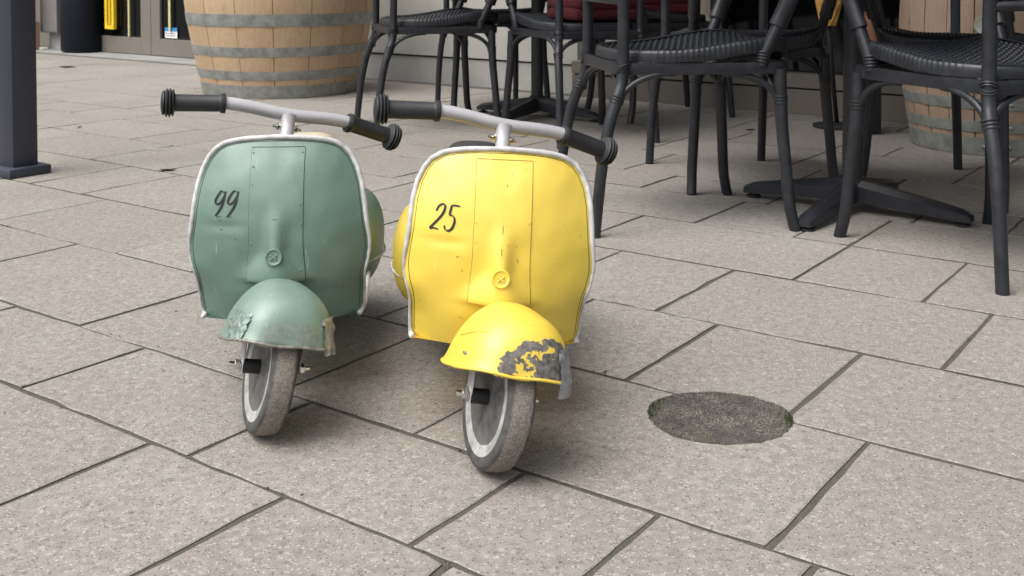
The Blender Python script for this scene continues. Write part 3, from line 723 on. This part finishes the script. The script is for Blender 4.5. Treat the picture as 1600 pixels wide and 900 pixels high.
# ------------------------------------------------------------------ chairs
def chair_parts():
    D = {}
    def rear(s):
        bm = bmesh.new(); P = [(-.002, s*.205, 0), (.004, s*.204, .06), (.017, s*.201, .175), (.037, s*.195, .28), (.060, s*.188, .347), (.074, s*.180, .385), (.079, s*.176, .427), (.080, s*.175, .50), (.079, s*.176, .60), (.06, s*.178, .72), (.03, s*.17, .82)]
        rr_ = [.0145, .0145, .0150, .0155, .0165, .0160, .0160, .0155, .0155, .015, .014]
        sp = smooth_path(P, 3); tube(bm, sp, [interp([(i*3, r) for i, r in enumerate(rr_)], j) for j in range(len(sp))], 12)
        return bm
    def front(s):
        bm = bmesh.new(); P = [(.530, s*.232, 0), (.522, s*.229, .03), (.513, s*.225, .08), (.507, s*.219, .165), (.499, s*.211, .27), (.496, s*.207, .345), (.495, s*.205, .42)]
        sp = smooth_path(P, 3); tube(bm, sp, [interp([(0, .0150), (9, .0155), (15, .0170), (18, .0165)], j) for j in range(len(sp))], 12)
        return bm
    def rings(bm, p, d, r, n=3, gap=.0085):
        d = Vector(d).normalized()
        for i in range(n):
            c = Vector(p)+d*(i-(n-1)/2)*gap; lathe(bm, [(r-.003, -.0036), (r+.0022, -.0022), (r+.0030, 0), (r+.0022, .0022), (r-.003, .0036)], 14, axis_m(c, d), cap=False)
    def xknot(bm, s):
        c = Vector((.079, s*.176, .424))
        for q in (-1, 1):
            for o in (0, .006):
                pts = []
                for k in range(13):
                    a = 2*PI*k/12; pts.append(c+Vector((math.cos(a)*.0185, math.sin(a)*.0185, q*math.cos(a+PI/4)*.011+o-.003)))
                tube(bm, pts[:-1], .0024, 5, closed=True)
    for s, nm in ((-1, 'r'), (1, 'l')):
        bm = rear(s); rings(bm, (.060, s*.188, .347), (.35, 0, 1), .0165); xknot(bm, s); D['rear'+nm] = bmmesh(bm, 'leg', True, 50)
        bm = front(s); rings(bm, (.496, s*.207, .340), (0, 0, 1), .0165); D['front'+nm] = bmmesh(bm, 'leg', True, 50)
        # arches under the side rail
        bm = bmesh.new()
        def arch(a, b, top):   # a on the leg, b under the rail
            a = Vector(a); b = Vector(b); tube(bm, [Vector((a.x+(b.x-a.x)*(1-math.cos(t)), a.y+(b.y-a.y)*(1-math.cos(t)), a.z+(b.z-a.z)*math.sin(t))) for t in [PI/2*i/9 for i in range(10)]], .0085, 8)
        arch((.068, s*.188, .335), (.215, s*.186, .412), 0); D['sa'+nm] = bmmesh(bm, 'arch_brace')
        bm = bmesh.new(); arch((.488, s*.207, .325), (.345, s*.196, .410), 0)
        D['sb'+nm] = bmmesh(bm, 'arch_brace')
        bm = bmesh.new(); arch((.070, s*.180, .335), (.084, s*.055, .408), 0); D['ra'+nm] = bmmesh(bm, 'arch_brace')
        bm = bmesh.new(); arch((.497, s*.200, .325), (.500, s*.070, .408), 0); D['fa'+nm] = bmmesh(bm, 'arch_brace')
        # armrest and its support
        bm = bmesh.new(); tube(bm, smooth_path([(.445, s*.205, .428), (.452, s*.206, .46), (.485, s*.212, .534), (.505, s*.218, .580)], 3), .0155, 12); rings(bm, (.447, s*.2055, .452), (.15, 0, 1), .0158, 4, .008)
        D['as'+nm] = bmmesh(bm, 'arm_support', True, 50)
        bm = bmesh.new(); tube(bm, smooth_path([(.484, s*.212, .530), (.488, s*.213, .54), (.512, s*.220, .60), (.525, s*.226, .65), (.49, s*.232, .668), (.38, s*.236, .672), (.25, s*.225, .672), (.12, s*.20, .675), (.068, s*.182, .69)], 4), [.020, .024, .025, .025, .025]+[.024]*28, 12, flat=.75)
        D['ar'+nm] = bmmesh(bm, 'armrest', True, 50)
    # seat rail
    bm = bmesh.new(); pts = [(.078, -.168), (.20, -.186), (.36, -.199), (.47, -.204), (.505, -.195), (.520, -.16), (.524, 0), (.520, .16), (.505, .195), (.47, .204), (.36, .199), (.20, .186), (.078, .168), (.075, .10), (.075, 0), (.075, -.10)]
    sp = smooth_path([(x, y, .423) for x, y in pts], 2, True); n = len(sp); Q = []
    for i, p in enumerate(sp):
        t = (sp[(i+1) % n]-sp[i-1]).normalized(); b = Vector((-t.y, t.x, 0)); zc = .4225
        Q.append([bm.verts.new(p+b*dx+Vector((0, 0, zc-.423+dz))) for dx, dz in ((-.009, -.0150), (-.011, 0), (-.009, .0150), (.009, .0150), (.011, 0), (.009, -.0150))])
    for i in range(n):
        for k in range(6): bm.faces.new((Q[i][k], Q[i][(k+1) % 6], Q[(i+1) % n][(k+1) % 6], Q[(i+1) % n][k]))
    D['rail'] = bmmesh(bm, 'seat_rail', True, 40)
    # seat: woven top and ribbed rim as one moulded piece
    def plan(a):   # outline of the seat
        c, s = math.cos(a), math.sin(a); ex = 3.2; k = (abs(c)**ex+abs(s)**ex)**(-1/ex)
        x = .318+c*k*.243; y = s*k*(.194+.028*((x-.1)/.45)); return x, y
    def ztop(x, y, r):
        return .466+.030*sstep(.2, .5, x)-.012*(1-r*r)*1.0-.016*max(0, (x-.50)/.06)**2+.004*(abs(y)/.2)**3
    NA = 336; cx = .318; bm = bmesh.new(); st_ = .0021; GX = int(.52/st_); idx = {}
    ca, sa = math.cos(math.radians(33)), math.sin(math.radians(33))
    def rel(x, y):
        c, s2 = (x-cx)/.243, y/(.194+.028*((x-.1)/.45)); return (abs(c)**3.2+abs(s2)**3.2)**(1/3.2)
    def weave(x, y):
        a = (x*ca+y*sa)/.0145; b = (-x*sa+y*ca)/.0105; i, j = math.floor(a), math.floor(b); fa, fb = abs(math.sin(PI*a)), abs(math.sin(PI*b))
        return .0050*(fa**.5)*(fb**.8) if (i+j) % 2 == 0 else .0011*(fb**.5)*(fa**.8)
    for i in range(GX):
        for j in range(GX):
            x = .07+i*st_; y = -.26+j*st_; r = rel(x, y)
            if r > .985: continue
            idx[i, j] = bm.verts.new((x, y, ztop(x, y, r)-.0035+weave(x, y)))
    for (i, j), v in list(idx.items()):
        if (i+1, j) in idx and (i, j+1) in idx and (i+1, j+1) in idx: bm.faces.new((v, idx[i+1, j], idx[i+1, j+1], idx[i, j+1]))
    D['seat'] = bmmesh(bm, 'seat')
    bm = bmesh.new(); rows = []
    for (dr, dz, rib) in ((-.016, -.0005, 0), (-.007, .0030, 1), (0, -.0015, 1), (.0022, -.008, 1), (.003, -.018, .8), (.003, -.030, .7), (.0, -.036, 0), (-.012, -.036, 0)):
        row = []
        for k in range(NA):
            x, y = plan(2*PI*k/NA); v = Vector((x-cx, y, 0)); L = v.length; v /= L
            q = (1 if k % 3 else -1)*.0014*rib
            if x < .16: q *= .1
            z = ztop(x, y, 1)+dz*(1 if dz > -.03 else 1)
            if dz < -.017: z = max(z, .4395)+ (-.012 if x > .535 else 0)
            row.append(bm.verts.new((cx+v.x*(L+dr+q), v.y*(L+dr+q), z)))
        rows.append(row)
    for A, B in zip(rows, rows[1:]):
        for k in range(NA): bm.faces.new((A[k], A[(k+1) % NA], B[(k+1) % NA], B[k]))
    D['rim'] = bmmesh(bm, 'seat_rim', True, 60)
    bm = bmesh.new(); tube(bm, smooth_path([(.079, -.176, .598), (.045, -.09, .602), (.035, 0, .604), (.045, .09, .602), (.079, .176, .598)], 4), .0125, 10)
    D['backlow'] = bmmesh(bm, 'back_rail'); bm = bmesh.new()
    tube(bm, smooth_path([(.03, -.17, .82), (-.01, -.09, .86), (-.02, 0, .87), (-.01, .09, .86), (.03, .17, .82)], 4), .014, 10); D['backrail'] = bmmesh(bm, 'back_rail')
    bm = sheet(lambda s, t: (lambda y, z: (.075-.04*(1-(y/.17)**2)-.055*sstep(.6, .86, z), y, z))((s*2-1)*.165, .605+.235*t), 12, 12, thick=.012); D['back'] = bmmesh(bm, 'backrest')
    return D
CD = chair_parts()
def make_chair():
    root = empty('bistro_chair'); c = M['chair']
    off = Matrix.Translation((-.265, 0, 0))
    for k in ('rearl', 'rearr', 'frontl', 'frontr'): link('leg', CD[k], c, root, off)
    for k in ('sal', 'sar', 'sbl', 'sbr', 'ral', 'rar', 'fal', 'far'): link('arch_brace', CD[k], c, root, off)
    for k in ('asl', 'asr'): link('arm_support', CD[k], c, root, off)
    for k in ('arl', 'arr'): link('armrest', CD[k], c, root, off)
    link('seat_rail', CD['rail'], c, root, off)
    s = link('seat', CD['seat'], M['weave'], root, off); link('seat_rim', CD['rim'], c, s)
    link('back_rail', CD['backrail'], c, root, off); link('back_rail', CD['backlow'], c, root, off); link('backrest', CD['back'], M['weave'], root, off)
    return root
proto = make_chair(); GR = 'black woven resin bistro chairs around the tables'
def feet(rm, fm):   # rear-feet midpoint and front-feet midpoint -> centre and heading
    d = Vector(fm)-Vector(rm); return ((rm[0]+fm[0])/2, (rm[1]+fm[1])/2), math.atan2(d.y, d.x)
chairs = [
    ((.175, 2.975), (.690, 3.075), 'black bistro chair nearest the yellow scooter, its back to the left and seat facing right'),
    ((1.221, 2.345), (1.048, 2.862), 'black bistro chair furthest right, nearest the camera, turned away from it'),
    ((.680, 3.87), (.770, 3.33), 'black bistro chair facing the camera behind the right table, in front of the dark window'),
    ((1.62, 3.55), (1.24, 3.25), 'black bistro chair between the right table and the weathered barrel with its bung'),
    ((-.605, 4.70), (-.135, 4.86), 'black bistro chair beside the large pale oak barrel, furthest left of the chairs'),
    ((.375, 4.22), (.175, 4.72), 'black bistro chair with red cushions, standing nearer the camera than the other cushioned chair'),
    ((-.18, 5.66), (-.045, 5.14), 'black bistro chair facing the camera behind the left table, in front of the pale wall'),
    ((.93, 5.22), (.44, 5.04), 'black bistro chair with red cushions, the rearmost one by the beige pillar'),
]
for i, (rm, fm, lab) in enumerate(chairs):
    o = proto if i == 0 else copy_tree(proto)
    c, a = feet(rm, fm); o.location = (c[0], c[1], 0); o.rotation_euler = (0, 0, a); tag(o, lab, 'chair', GR)
# red cushions
def cushion(loc, rz, lab, n, sz):
    for k in range(n):
        bm = bmesh.new(); G = []
        box(bm, (0, 0, 0), (sz, sz, .038), .016)
        bmesh.ops.subdivide_edges(bm, edges=bm.edges[:], cuts=3, use_grid_fill=True)
        for v in bm.verts: v.co.z += .006*noise.noise(v.co*9+Vector((k, 0, 0)))+.006*(1-(abs(v.co.x)/.2)**2)*(1 if v.co.z > 0 else -1)
        o = link('cushion', bmmesh(bm, 'cushion', True, 60), M['red']); o.location = (loc[0]+.006*k, loc[1]+.004*k, .498+.042*k); o.rotation_euler = (0, 0, rz+.04*k)
        tag(o, lab[k], 'cushion', 'dark red seat cushions stacked on chairs')
cushion((.335, 4.50), 1.95, ['lowest dark red cushion of the stack on the nearer cushioned chair', 'middle dark red cushion of the stack on the nearer cushioned chair', 'top dark red cushion of the stack on the nearer cushioned chair'], 3, .30)
cushion((.665, 5.10), 3.5, ['lowest dark red cushion of the stack on the rear chair by the beige pillar', 'middle dark red cushion of the stack on the rear chair by the beige pillar', 'top dark red cushion of the stack on the rear chair by the beige pillar'], 3, .27)

# ------------------------------------------------------------------ tables
def make_table():
    root = empty('cafe_table'); m = M['tabl']
    for k in range(4):
        bm = bmesh.new(); L = .325; n = 12; rows = []
        for i in range(n+1):
            t = i/n; x = .015+(L-.015)*t; zt = .094-.054*t; zb = .013+.020*(1-t)*(1-sstep(.0, .25, 1-t)*0)
            wd = .030-.008*t
            if i == n: zt -= .008; wd *= .8
            rows.append([bm.verts.new((x, y, z)) for y, z in ((-wd, zb), (-wd*.97, zb+(zt-zb)*.72), (-wd*.45, zt), (wd*.45, zt), (wd*.97, zb+(zt-zb)*.72), (wd, zb))])
        for A, B in zip(rows, rows[1:]):
            for q in range(6): bm.faces.new((A[q], A[(q+1) % 6], B[(q+1) % 6], B[q]))
        bm.faces.new(rows[0]); bm.faces.new(rows[-1][::-1])
        f = link('foot', bmmesh(bm, 'foot', True, 35), m, root, Matrix.Rotation(k*PI/2, 4, 'Z'))
        bm = bmesh.new(); lathe(bm, [(.019, .0), (.021, .002), (.021, .007), (.012, .009), (.010, .018)], 20, Matrix.Translation((.300, 0, 0))); link('foot_pad', bmmesh(bm, 'foot_pad', True, 40), M['black'], f)
    bm = bmesh.new(); lathe(bm, [(.036, .045), (.036, .096), (.031, .100)], 24); link('hub', bmmesh(bm, 'hub', True, 40), m, root)
    bm = bmesh.new(); lathe(bm, [(.0275, .095), (.0275, .705)], 24); link('column', bmmesh(bm, 'column', True, 40), m, root)
    bm = bmesh.new(); box(bm, (0, 0, .722), (.70, .70, .026), .006); link('table_top', bmmesh(bm, 'table_top', True, 40), m, root)
    return root
tb = make_table(); tb.location = (.955, 3.085, 0); tb.rotation_euler = (0, 0, math.radians(-38.5)); tag(tb, 'dark grey cafe table with a cross foot between the two nearest chairs', 'table', 'dark cafe tables with cross feet')
t2 = copy_tree(tb); t2.location = (.115, 5.04, 0); t2.rotation_euler = (0, 0, math.radians(-33)); tag(t2, 'dark grey cafe table with a cross foot further back in front of the pale wall', 'table', 'dark cafe tables with cross feet')

# ------------------------------------------------------------------ barrels
def barrel(c, H_, rads, nst, hoops, oak, lab, phase, rivets=None, bung=None):
    root = empty('barrel', (c[0], c[1], 0)); rad = lambda z: interp(rads, z)
    rr = random.Random(int(c[0]*100)); zs = [H_*i/16 for i in range(17)]
    for k in range(nst):
        a0 = phase+2*PI*k/nst; a1 = a0+2*PI/nst; bm = bmesh.new(); g = .0022; rows = []; dr = rr.uniform(-.0015, .0015); gl = rr.uniform(.6, 1.6)
        for z in zs:
            r = rad(z)+dr; ga = g*gl/r; row = []
            for i in range(5):
                a = a0+ga+(a1-a0-2*ga)*i/4; e = .0022 if i in (0, 4) else 0; row.append(bm.verts.new(((r-e)*math.cos(a), (r-e)*math.sin(a), z)))
            for i in (4, 0):
                a = a0+ga+(a1-a0-2*ga)*i/4; row.append(bm.verts.new(((r-.028)*math.cos(a), (r-.028)*math.sin(a), z)))
            rows.append(row)
        for A, B in zip(rows, rows[1:]):
            for q in range(7): bm.faces.new((A[q], A[(q+1) % 7], B[(q+1) % 7], B[q]))
        bm.faces.new(rows[0]); bm.faces.new(rows[-1][::-1])
        link('stave', bmmesh(bm, 'stave', True, 35), oak, root)
    bm = bmesh.new(); lathe(bm, [(rads[0][1]-.03, .03), (rads[0][1]-.03, H_-.03)], 40); link('barrel_core', bmmesh(bm, 'barrel_core', False), M['dark'], root)
    for (z0_, z1_) in hoops:
        bm = bmesh.new(); n = 72; rows = []
        for z, d in ((z0_, -.002), (z0_, .0022), ((z0_+z1_)/2, .0032), (z1_, .0022), (z1_, -.002)):
            rows.append([bm.verts.new(((rad(z)+d+.0006*math.sin(k*1.7+z*50))*math.cos(2*PI*k/n), (rad(z)+d)*math.sin(2*PI*k/n), z)) for k in range(n)])
        for A, B in zip(rows, rows[1:]):
            for k in range(n): bm.faces.new((A[k], A[(k+1) % n], B[(k+1) % n], B[k]))
        hp = link('hoop', bmmesh(bm, 'hoop', True, 40), M['hoop'], root)
        if rivets is not None:
            for a in rivets:
                zc = (z0_+z1_)/2; r = rad(zc)+.003; bm = bmesh.new(); d = Vector((math.cos(a), math.sin(a), 0)); lathe(bm, [(.008, 0), (.0065, .003), (.002, .0045)], 12, axis_m(d*r+Vector((0, 0, zc)), d)); link('rivet', bmmesh(bm, 'rivet'), M['steel'], hp)
    if bung:
        a, z, r_ = bung; d = Vector((math.cos(a), math.sin(a), 0)); bm = bmesh.new(); lathe(bm, [(r_, -.01), (r_, .008), (r_*.93, .012), (r_*.86, .0105), (.001, .0105)], 28, axis_m(d*(rad(z)-.002)+Vector((0, 0, z)), d)); link('bung', bmmesh(bm, 'bung', True, 40), M['bung'], root)
    tag(root, lab, 'barrel', 'wooden wine barrels on the terrace'); return root
barrel((-1.288, 6.15), 1.12, [(0, .418), (.1, .442), (.2, .465), (.3, .486), (.4, .505), (.5, .518), (.56, .521), (.62, .518), (.72, .505), (.82, .486), (.92, .465), (1.02, .442), (1.12, .418)], 16,
       [(0.004, .070), (.098, .146), (.222, .272), (.380, .445), (.68, .74), (.85, .9), (.975, 1.02), (1.05, 1.115)], M['oak'], 'large pale oak barrel with flat grey hoops, standing by the glass door', math.radians(-90+12-4.7))
barrel((1.854, 4.24), .93, [(0, .292), (.1, .312), (.2, .328), (.3, .339), (.4, .345), (.465, .347), (.53, .345), (.63, .339), (.73, .328), (.83, .312), (.93, .292)], 22,
       [(.004, .068), (.088, .128), (.172, .212), (.70, .74), (.80, .84), (.86, .926)], M['oakold'], 'weathered brown barrel with riveted hoops and a round grey bung, far right', .1,
       rivets=[math.radians(-103), math.radians(-119), math.radians(-88)], bung=(math.radians(-119.5), .478, .033))

# ------------------------------------------------------------------ post, lower left
RB = Matrix.Rotation(YAW, 4, 'Z')
ps = empty('canopy_post', (-1.634, 3.639, 0)); ps.rotation_euler = (0, 0, YAW)
bm = bmesh.new(); box(bm, (0, 0, 1.36), (.088, .088, 2.66), .004); link('shaft', bmmesh(bm, 'shaft', True, 40), M['post'], ps)
bm = bmesh.new(); box(bm, (0, 0, .0155), (.148, .148, .031), .006); link('base_plate', bmmesh(bm, 'base_plate', True, 40), M['post'], ps)
tag(ps, 'dark grey square steel post on a base plate at the left edge', 'post')

# ------------------------------------------------------------------ building front (u along it, v away)
def fbox(bm, u0, u1, v0, v1, z0_, z1_, bev=0):
    box(bm, W((u0+u1)/2, (v0+v1)/2, (z0_+z1_)/2), (u1-u0, v1-v0, z1_-z0_), bev, Matrix.Rotation(YAW, 3, 'Z'))
def fpart(name, mat, par, *boxes, bev=0, label=None):
    bm = bmesh.new()
    for b in boxes: fbox(bm, *b, bev)
    o = link(name, bmmesh(bm, name, False), mat, par)
    if label: o['label'] = label
    return o
# pale wall: two boards over a plinth with a shadow groove
wl = empty('rendered_wall'); tag(wl, 'pale grey rendered wall with a horizontal groove behind the left chairs', 'wall')
fpart('plinth', M['plinth'], wl, (-6.2, -3.20, 5.055, 5.25, -.03, .150))
fpart('panel', M['wall'], wl, (-6.2, -3.40, 5.045, 5.25, .160, 3.1), bev=.003)
fpart('panel', M['wall'], wl, (-3.397, -3.20, 5.045, 5.25, .160, .30))
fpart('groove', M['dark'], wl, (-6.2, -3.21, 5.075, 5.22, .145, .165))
# right-hand glazed front above a low taupe base
gf = empty('shop_front'); tag(gf, 'dark glazed shop front on a low taupe base behind the right chairs', 'shop front')
fpart('base_board', M['frame'], gf, (-3.197, 3.2, 4.985, 5.2, -.03, .112), bev=.002)
fpart('base_board', M['frame'], gf, (-3.197, 3.2, 4.980, 5.2, .120, .186), bev=.002)
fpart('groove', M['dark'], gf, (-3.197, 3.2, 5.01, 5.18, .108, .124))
for a, b in ((-3.40, -2.47), (-2.363, -.9), (-.86, .8), (.84, 3.2)):
    fpart('pane', M['glass'], gf, (a, b, 5.065, 5.075, .30 if a < -3.3 else .183, 2.4))
fpart('frame', M['frame'], gf, (-.90, -.86, 5.03, 5.12, .186, 2.4)); fpart('frame', M['frame'], gf, (.80, .84, 5.03, 5.12, .186, 2.4)); fpart('frame', M['frame'], gf, (-3.4, 3.2, 5.03, 5.12, 2.4, 2.5))
fpart('fascia', M['wall'], gf, (-3.4, 3.2, 5.03, 5.25, 2.5, 3.1))
pl = fpart('pillar', M['beige'], None, (-2.436, -2.363, 4.99, 5.2, .1865, 2.4), (-2.472, -2.441, 5.01, 5.2, .1865, 2.4), bev=.003)
tag(pl, 'narrow beige pillar between two dark panes of the shop front', 'pillar')
sp_ = fpart('concrete_strip', M['sill'], None, (-9.0, -4.86, 5.02, 5.34, -.03, .003)); tag(sp_, kind='structure')
aw = empty('added_shade'); tag(aw, 'charcoal shade sheet added out of view over the right tables above the shop front', 'added_shade')  # unseen sheet added overhead to shade the seating below
bm = bmesh.new(); q = [W(-3.3, 5.02, 2.95), W(3.6, 5.02, 2.95), W(3.6, 2.7, 2.45), W(-3.3, 2.7, 2.45)]
vv = [bm.verts.new(p) for p in q]; bm.faces.new(vv); bmesh.ops.solidify(bm, geom=bm.faces[:], thickness=.012); link('shade_sheet', bmmesh(bm, 'shade_sheet', False), M['shade_cloth'], aw)
# glass doors at the left
def door(u0, u1, lab, extra=None):
    d = empty('glass_door'); tag(d, lab, 'door', 'glass entrance doors')
    z0_ = .008; v0, v1 = 5.31, 5.36
    for q in ((u0, u0+.11, v0, v1, z0_, 2.1), (u1-.125, u1, v0, v1, z0_, 2.1), (u0+.11, u1-.125, v0, v1, z0_, .138), (u0+.11, u1-.125, v0, v1, 2.0, 2.1)): fpart('frame', M['frame'], d, q, bev=.002)
    fpart('pane', M['glass'], d, (u0+.11, u1-.125, v0+.02, v0+.028, .138, 2.0))
    return d
d1 = door(-8.36, -7.285, 'left glass entrance door with a tall yellow pull handle, beside the black bin')
hd = fpart('handle', M['handle'], d1, (-7.825, -7.795, 5.27, 5.30, .215, 1.6), (-7.735, -7.705, 5.27, 5.30, .215, 1.6), (-7.825, -7.705, 5.27, 5.30, .195, .225), (-7.775, -7.757, 5.272, 5.298, .225, 1.6), bev=.003, label='yellow pull handle frame')
fpart('glass_streak', M['streak'], d1, (-7.552, -7.536, 5.295, 5.305, .145, 1.9))  # thin yellow bar standing in for a reflection in the door glass
d2 = door(-7.280, -6.1, 'right glass entrance door with a small white and blue notice, behind the large barrel')
fpart('glass_streak', M['streak'], d2, (-7.052, -7.030, 5.30, 5.308, .205, 1.9))  # thin pale yellow bar in front of the second pane
nb = fpart('notice', M['paper'], d2, (-7.117, -6.972, 5.318, 5.3215, .148, .228)); fpart('notice_band', M['blue'], nb, (-7.117, -6.972, 5.3165, 5.3195, .200, .228))
rr = random.Random(2); bx = []
for row, zc in ((0, .184), (1, .166)):
    u = -7.104
    while u < -6.99: wd = rr.uniform(.006, .016); bx.append((u, u+wd, 5.3160, 5.3190, zc-.0045, zc+.0045)); u += wd+rr.uniform(.005, .012)
fpart('notice_text', M['ink'], nb, *bx)
lw = empty('entrance_wall'); tag(lw, 'taupe wall section at the far left beyond the bin and above the doors', 'wall')
fpart('panel', M['frame'], lw, (-13, -8.62, 5.60, 5.8, -.03, 3.1)); fpart('panel', M['dark'], lw, (-8.62, -8.365, 5.42, 5.6, -.03, 3.1)); fpart('header', M['frame'], lw, (-8.62, -6.2, 5.28, 5.5, 2.105, 3.1))
fpart('return', M['wall'], lw, (-6.2, -6.1, 5.255, 5.5, -.03, 2.1))
# black litter bin
bn = empty('litter_bin', (-3.49, 8.98, 0)); tag(bn, 'tall black cylindrical bin left of the glass doors', 'bin')
bm = bmesh.new(); lathe(bm, [(.150, 0), (.150, .012), (.168, .014), (.171, .03), (.171, .70), (.165, .715)], 48); link('drum', bmmesh(bm, 'drum', True, 40), M['bin'], bn)
bm = bmesh.new(); lathe(bm, [(.173, .716), (.173, .75), (.12, .80), (.02, .82)], 48); link('lid', bmmesh(bm, 'lid', True, 40), M['bin'], bn)
# grey cabinet on a stand
cb = empty('wall_cabinet'); tag(cb, 'brushed grey metal cabinet on a plain column left of the black bin', 'cabinet')
fpart('cabinet_body', M['galv'], cb, (-8.635, -8.39, 5.20, 5.40, .145, 1.2), bev=.012); fpart('stand', M['plinth'], cb, (-8.61, -8.40, 5.27, 5.40, 0, .140), bev=.004)
bm = bmesh.new(); fbox(bm, -8.60, -8.54, 5.16, 5.22, .001, .022, .005); o = link('paper_scrap', bmmesh(bm, 'paper_scrap', False), M['paper']); tag(o, 'crumpled white scrap at the foot of the grey cabinet', 'litter')
# carton
ct = empty('carton'); tag(ct, 'brown cardboard carton with a paler top, half hidden by the dark post', 'box')
fpart('carton_body', M['card'], ct, (-9.00, -8.585, 4.98, 5.17, .001, .235)); fpart('carton_top', M['cardtop'], ct, (-8.99, -8.60, 4.99, 5.16, .237, .62))

# ------------------------------------------------------------------ wafer cone display and pot behind the right table
cn = empty('cone_display', (1.353, 4.72, 0)); tag(cn, 'golden wafer ice cream cone display behind the right table', 'display cone')
bm = bmesh.new(); lathe(bm, [(.031, .437), (.0545, .54), (.12, .83), (.125, .84)], 8); link('wafer_cone', bmmesh(bm, 'wafer_cone', False), M['wafer'], cn)
bm = bmesh.new()
for q in (-1, 1):
    for k in range(8):
        pts = []
        for i in range(25):
            z = .437+.40*i/24; r = .031+(.12-.031)*(z-.437)/.393+.001; a = q*(z-.437)*7+2*PI*k/8; pts.append((r*math.cos(a)*.97, r*math.sin(a)*.97, z))
        tube(bm, pts, .0035, 5)
link('wafer_ribs', bmmesh(bm, 'wafer_ribs'), M['wafer'], cn)
bm = bmesh.new(); lathe(bm, [(.12, .83), (.14, .87), (.13, .94), (.08, 1.0), (.01, 1.02)], 24); link('scoop', bmmesh(bm, 'scoop'), M['paper'], cn)
bm = bmesh.new(); tube(bm, [(0, 0, .437), (.01, 0, .32), (.04, 0, .02)], .010, 10); lathe(bm, [(.10, 0), (.10, .012), (.04, .02)], 24, Matrix.Translation((.04, 0, 0))); link('stand', bmmesh(bm, 'stand'), M['dark'], cn)
bm = bmesh.new(); lathe(bm, [(.045, .272), (.050, .276), (.072, .31), (.086, .36), (.082, .42), (.060, .465), (.052, .485), (.060, .50)], 32); o = link('terracotta_jar', bmmesh(bm, 'terracotta_jar', True, 60), M['terra']); o.location = (1.455, 4.55, 0)
tag(o, 'reddish brown rounded jar mostly hidden by the right table column', 'jar')
st2 = empty('plant_stand', (1.455, 4.55, 0)); tag(st2, 'black wooden block under the reddish brown jar behind the right table', 'stand')
bm = bmesh.new(); box(bm, (0, 0, .14), (.11, .11, .262), .006); link('block', bmmesh(bm, 'block', True, 40), M['dark'], st2)

# ------------------------------------------------------------------ litter on the paving
def leaf(x, y, s, rz, m, name, lab, cat, grp=None, curl=.25, asp=.4):
    bm = bmesh.new(); n = 6; top = []; bot = []
    for i in range(n+1):
        t = i/n; wd = s*asp*.5*math.sin(PI*min(.98, max(.04, t)))**.8; xx = (t-.5)*s
        zz = .0035+curl*s*.3*(t-.5)**2*4*.6
        top.append(bm.verts.new((xx, wd, zz+.15*wd))); bot.append(bm.verts.new((xx, -wd, zz)))
    for i in range(n): bm.faces.new((bot[i], bot[i+1], top[i+1], top[i]))
    bmesh.ops.solidify(bm, geom=bm.faces[:], thickness=.0008)
    o = link(name, bmmesh(bm, name), m); o.location = (x, y, 0); o.rotation_euler = (0, 0, rz); tag(o, lab, cat, grp)
leaf(-1.325, 4.118, .085, -.05, M['paper'], 'paper_strip', 'thin white paper strip lying on the paving between post and green scooter', 'litter', None, .05, .13)
leaf(1.63, 4.72, .07, -.5, M['paper'], 'paper_scrap', 'small white scrap on the paving against the shop front beside the weathered barrel', 'litter', None, .5, .2)
leaf(-1.155, 3.69, .058, .15, M['leaf'], 'dry_leaf', 'flat brown dry leaf on the paving left of the green scooter', 'leaf', 'dry leaves on the paving')
leaf(-1.848, 4.69, .035, 1.2, M['leaf'], 'dry_leaf', 'small curled dry leaf on the paving beside the dark post', 'leaf', 'dry leaves on the paving', .9)
leaf(-3.05, 7.57, .13, -.1, M['leaf'], 'dry_leaf', 'brown dry leaf in front of the black bin, furthest of the leaves', 'leaf', 'dry leaves on the paving')
leaf(1.00, 4.62, .05, .2, M['leaf'], 'dry_leaf', 'dark dry leaf on the paving behind the right table near the shop front', 'leaf', 'dry leaves on the paving')
leaf(.155, 1.83, .018, .9, M['leaf'], 'dry_leaf', 'tiny dark leaf scrap on the paving right of the yellow scooter mudguard', 'leaf', 'dry leaves on the paving', .3, .2)
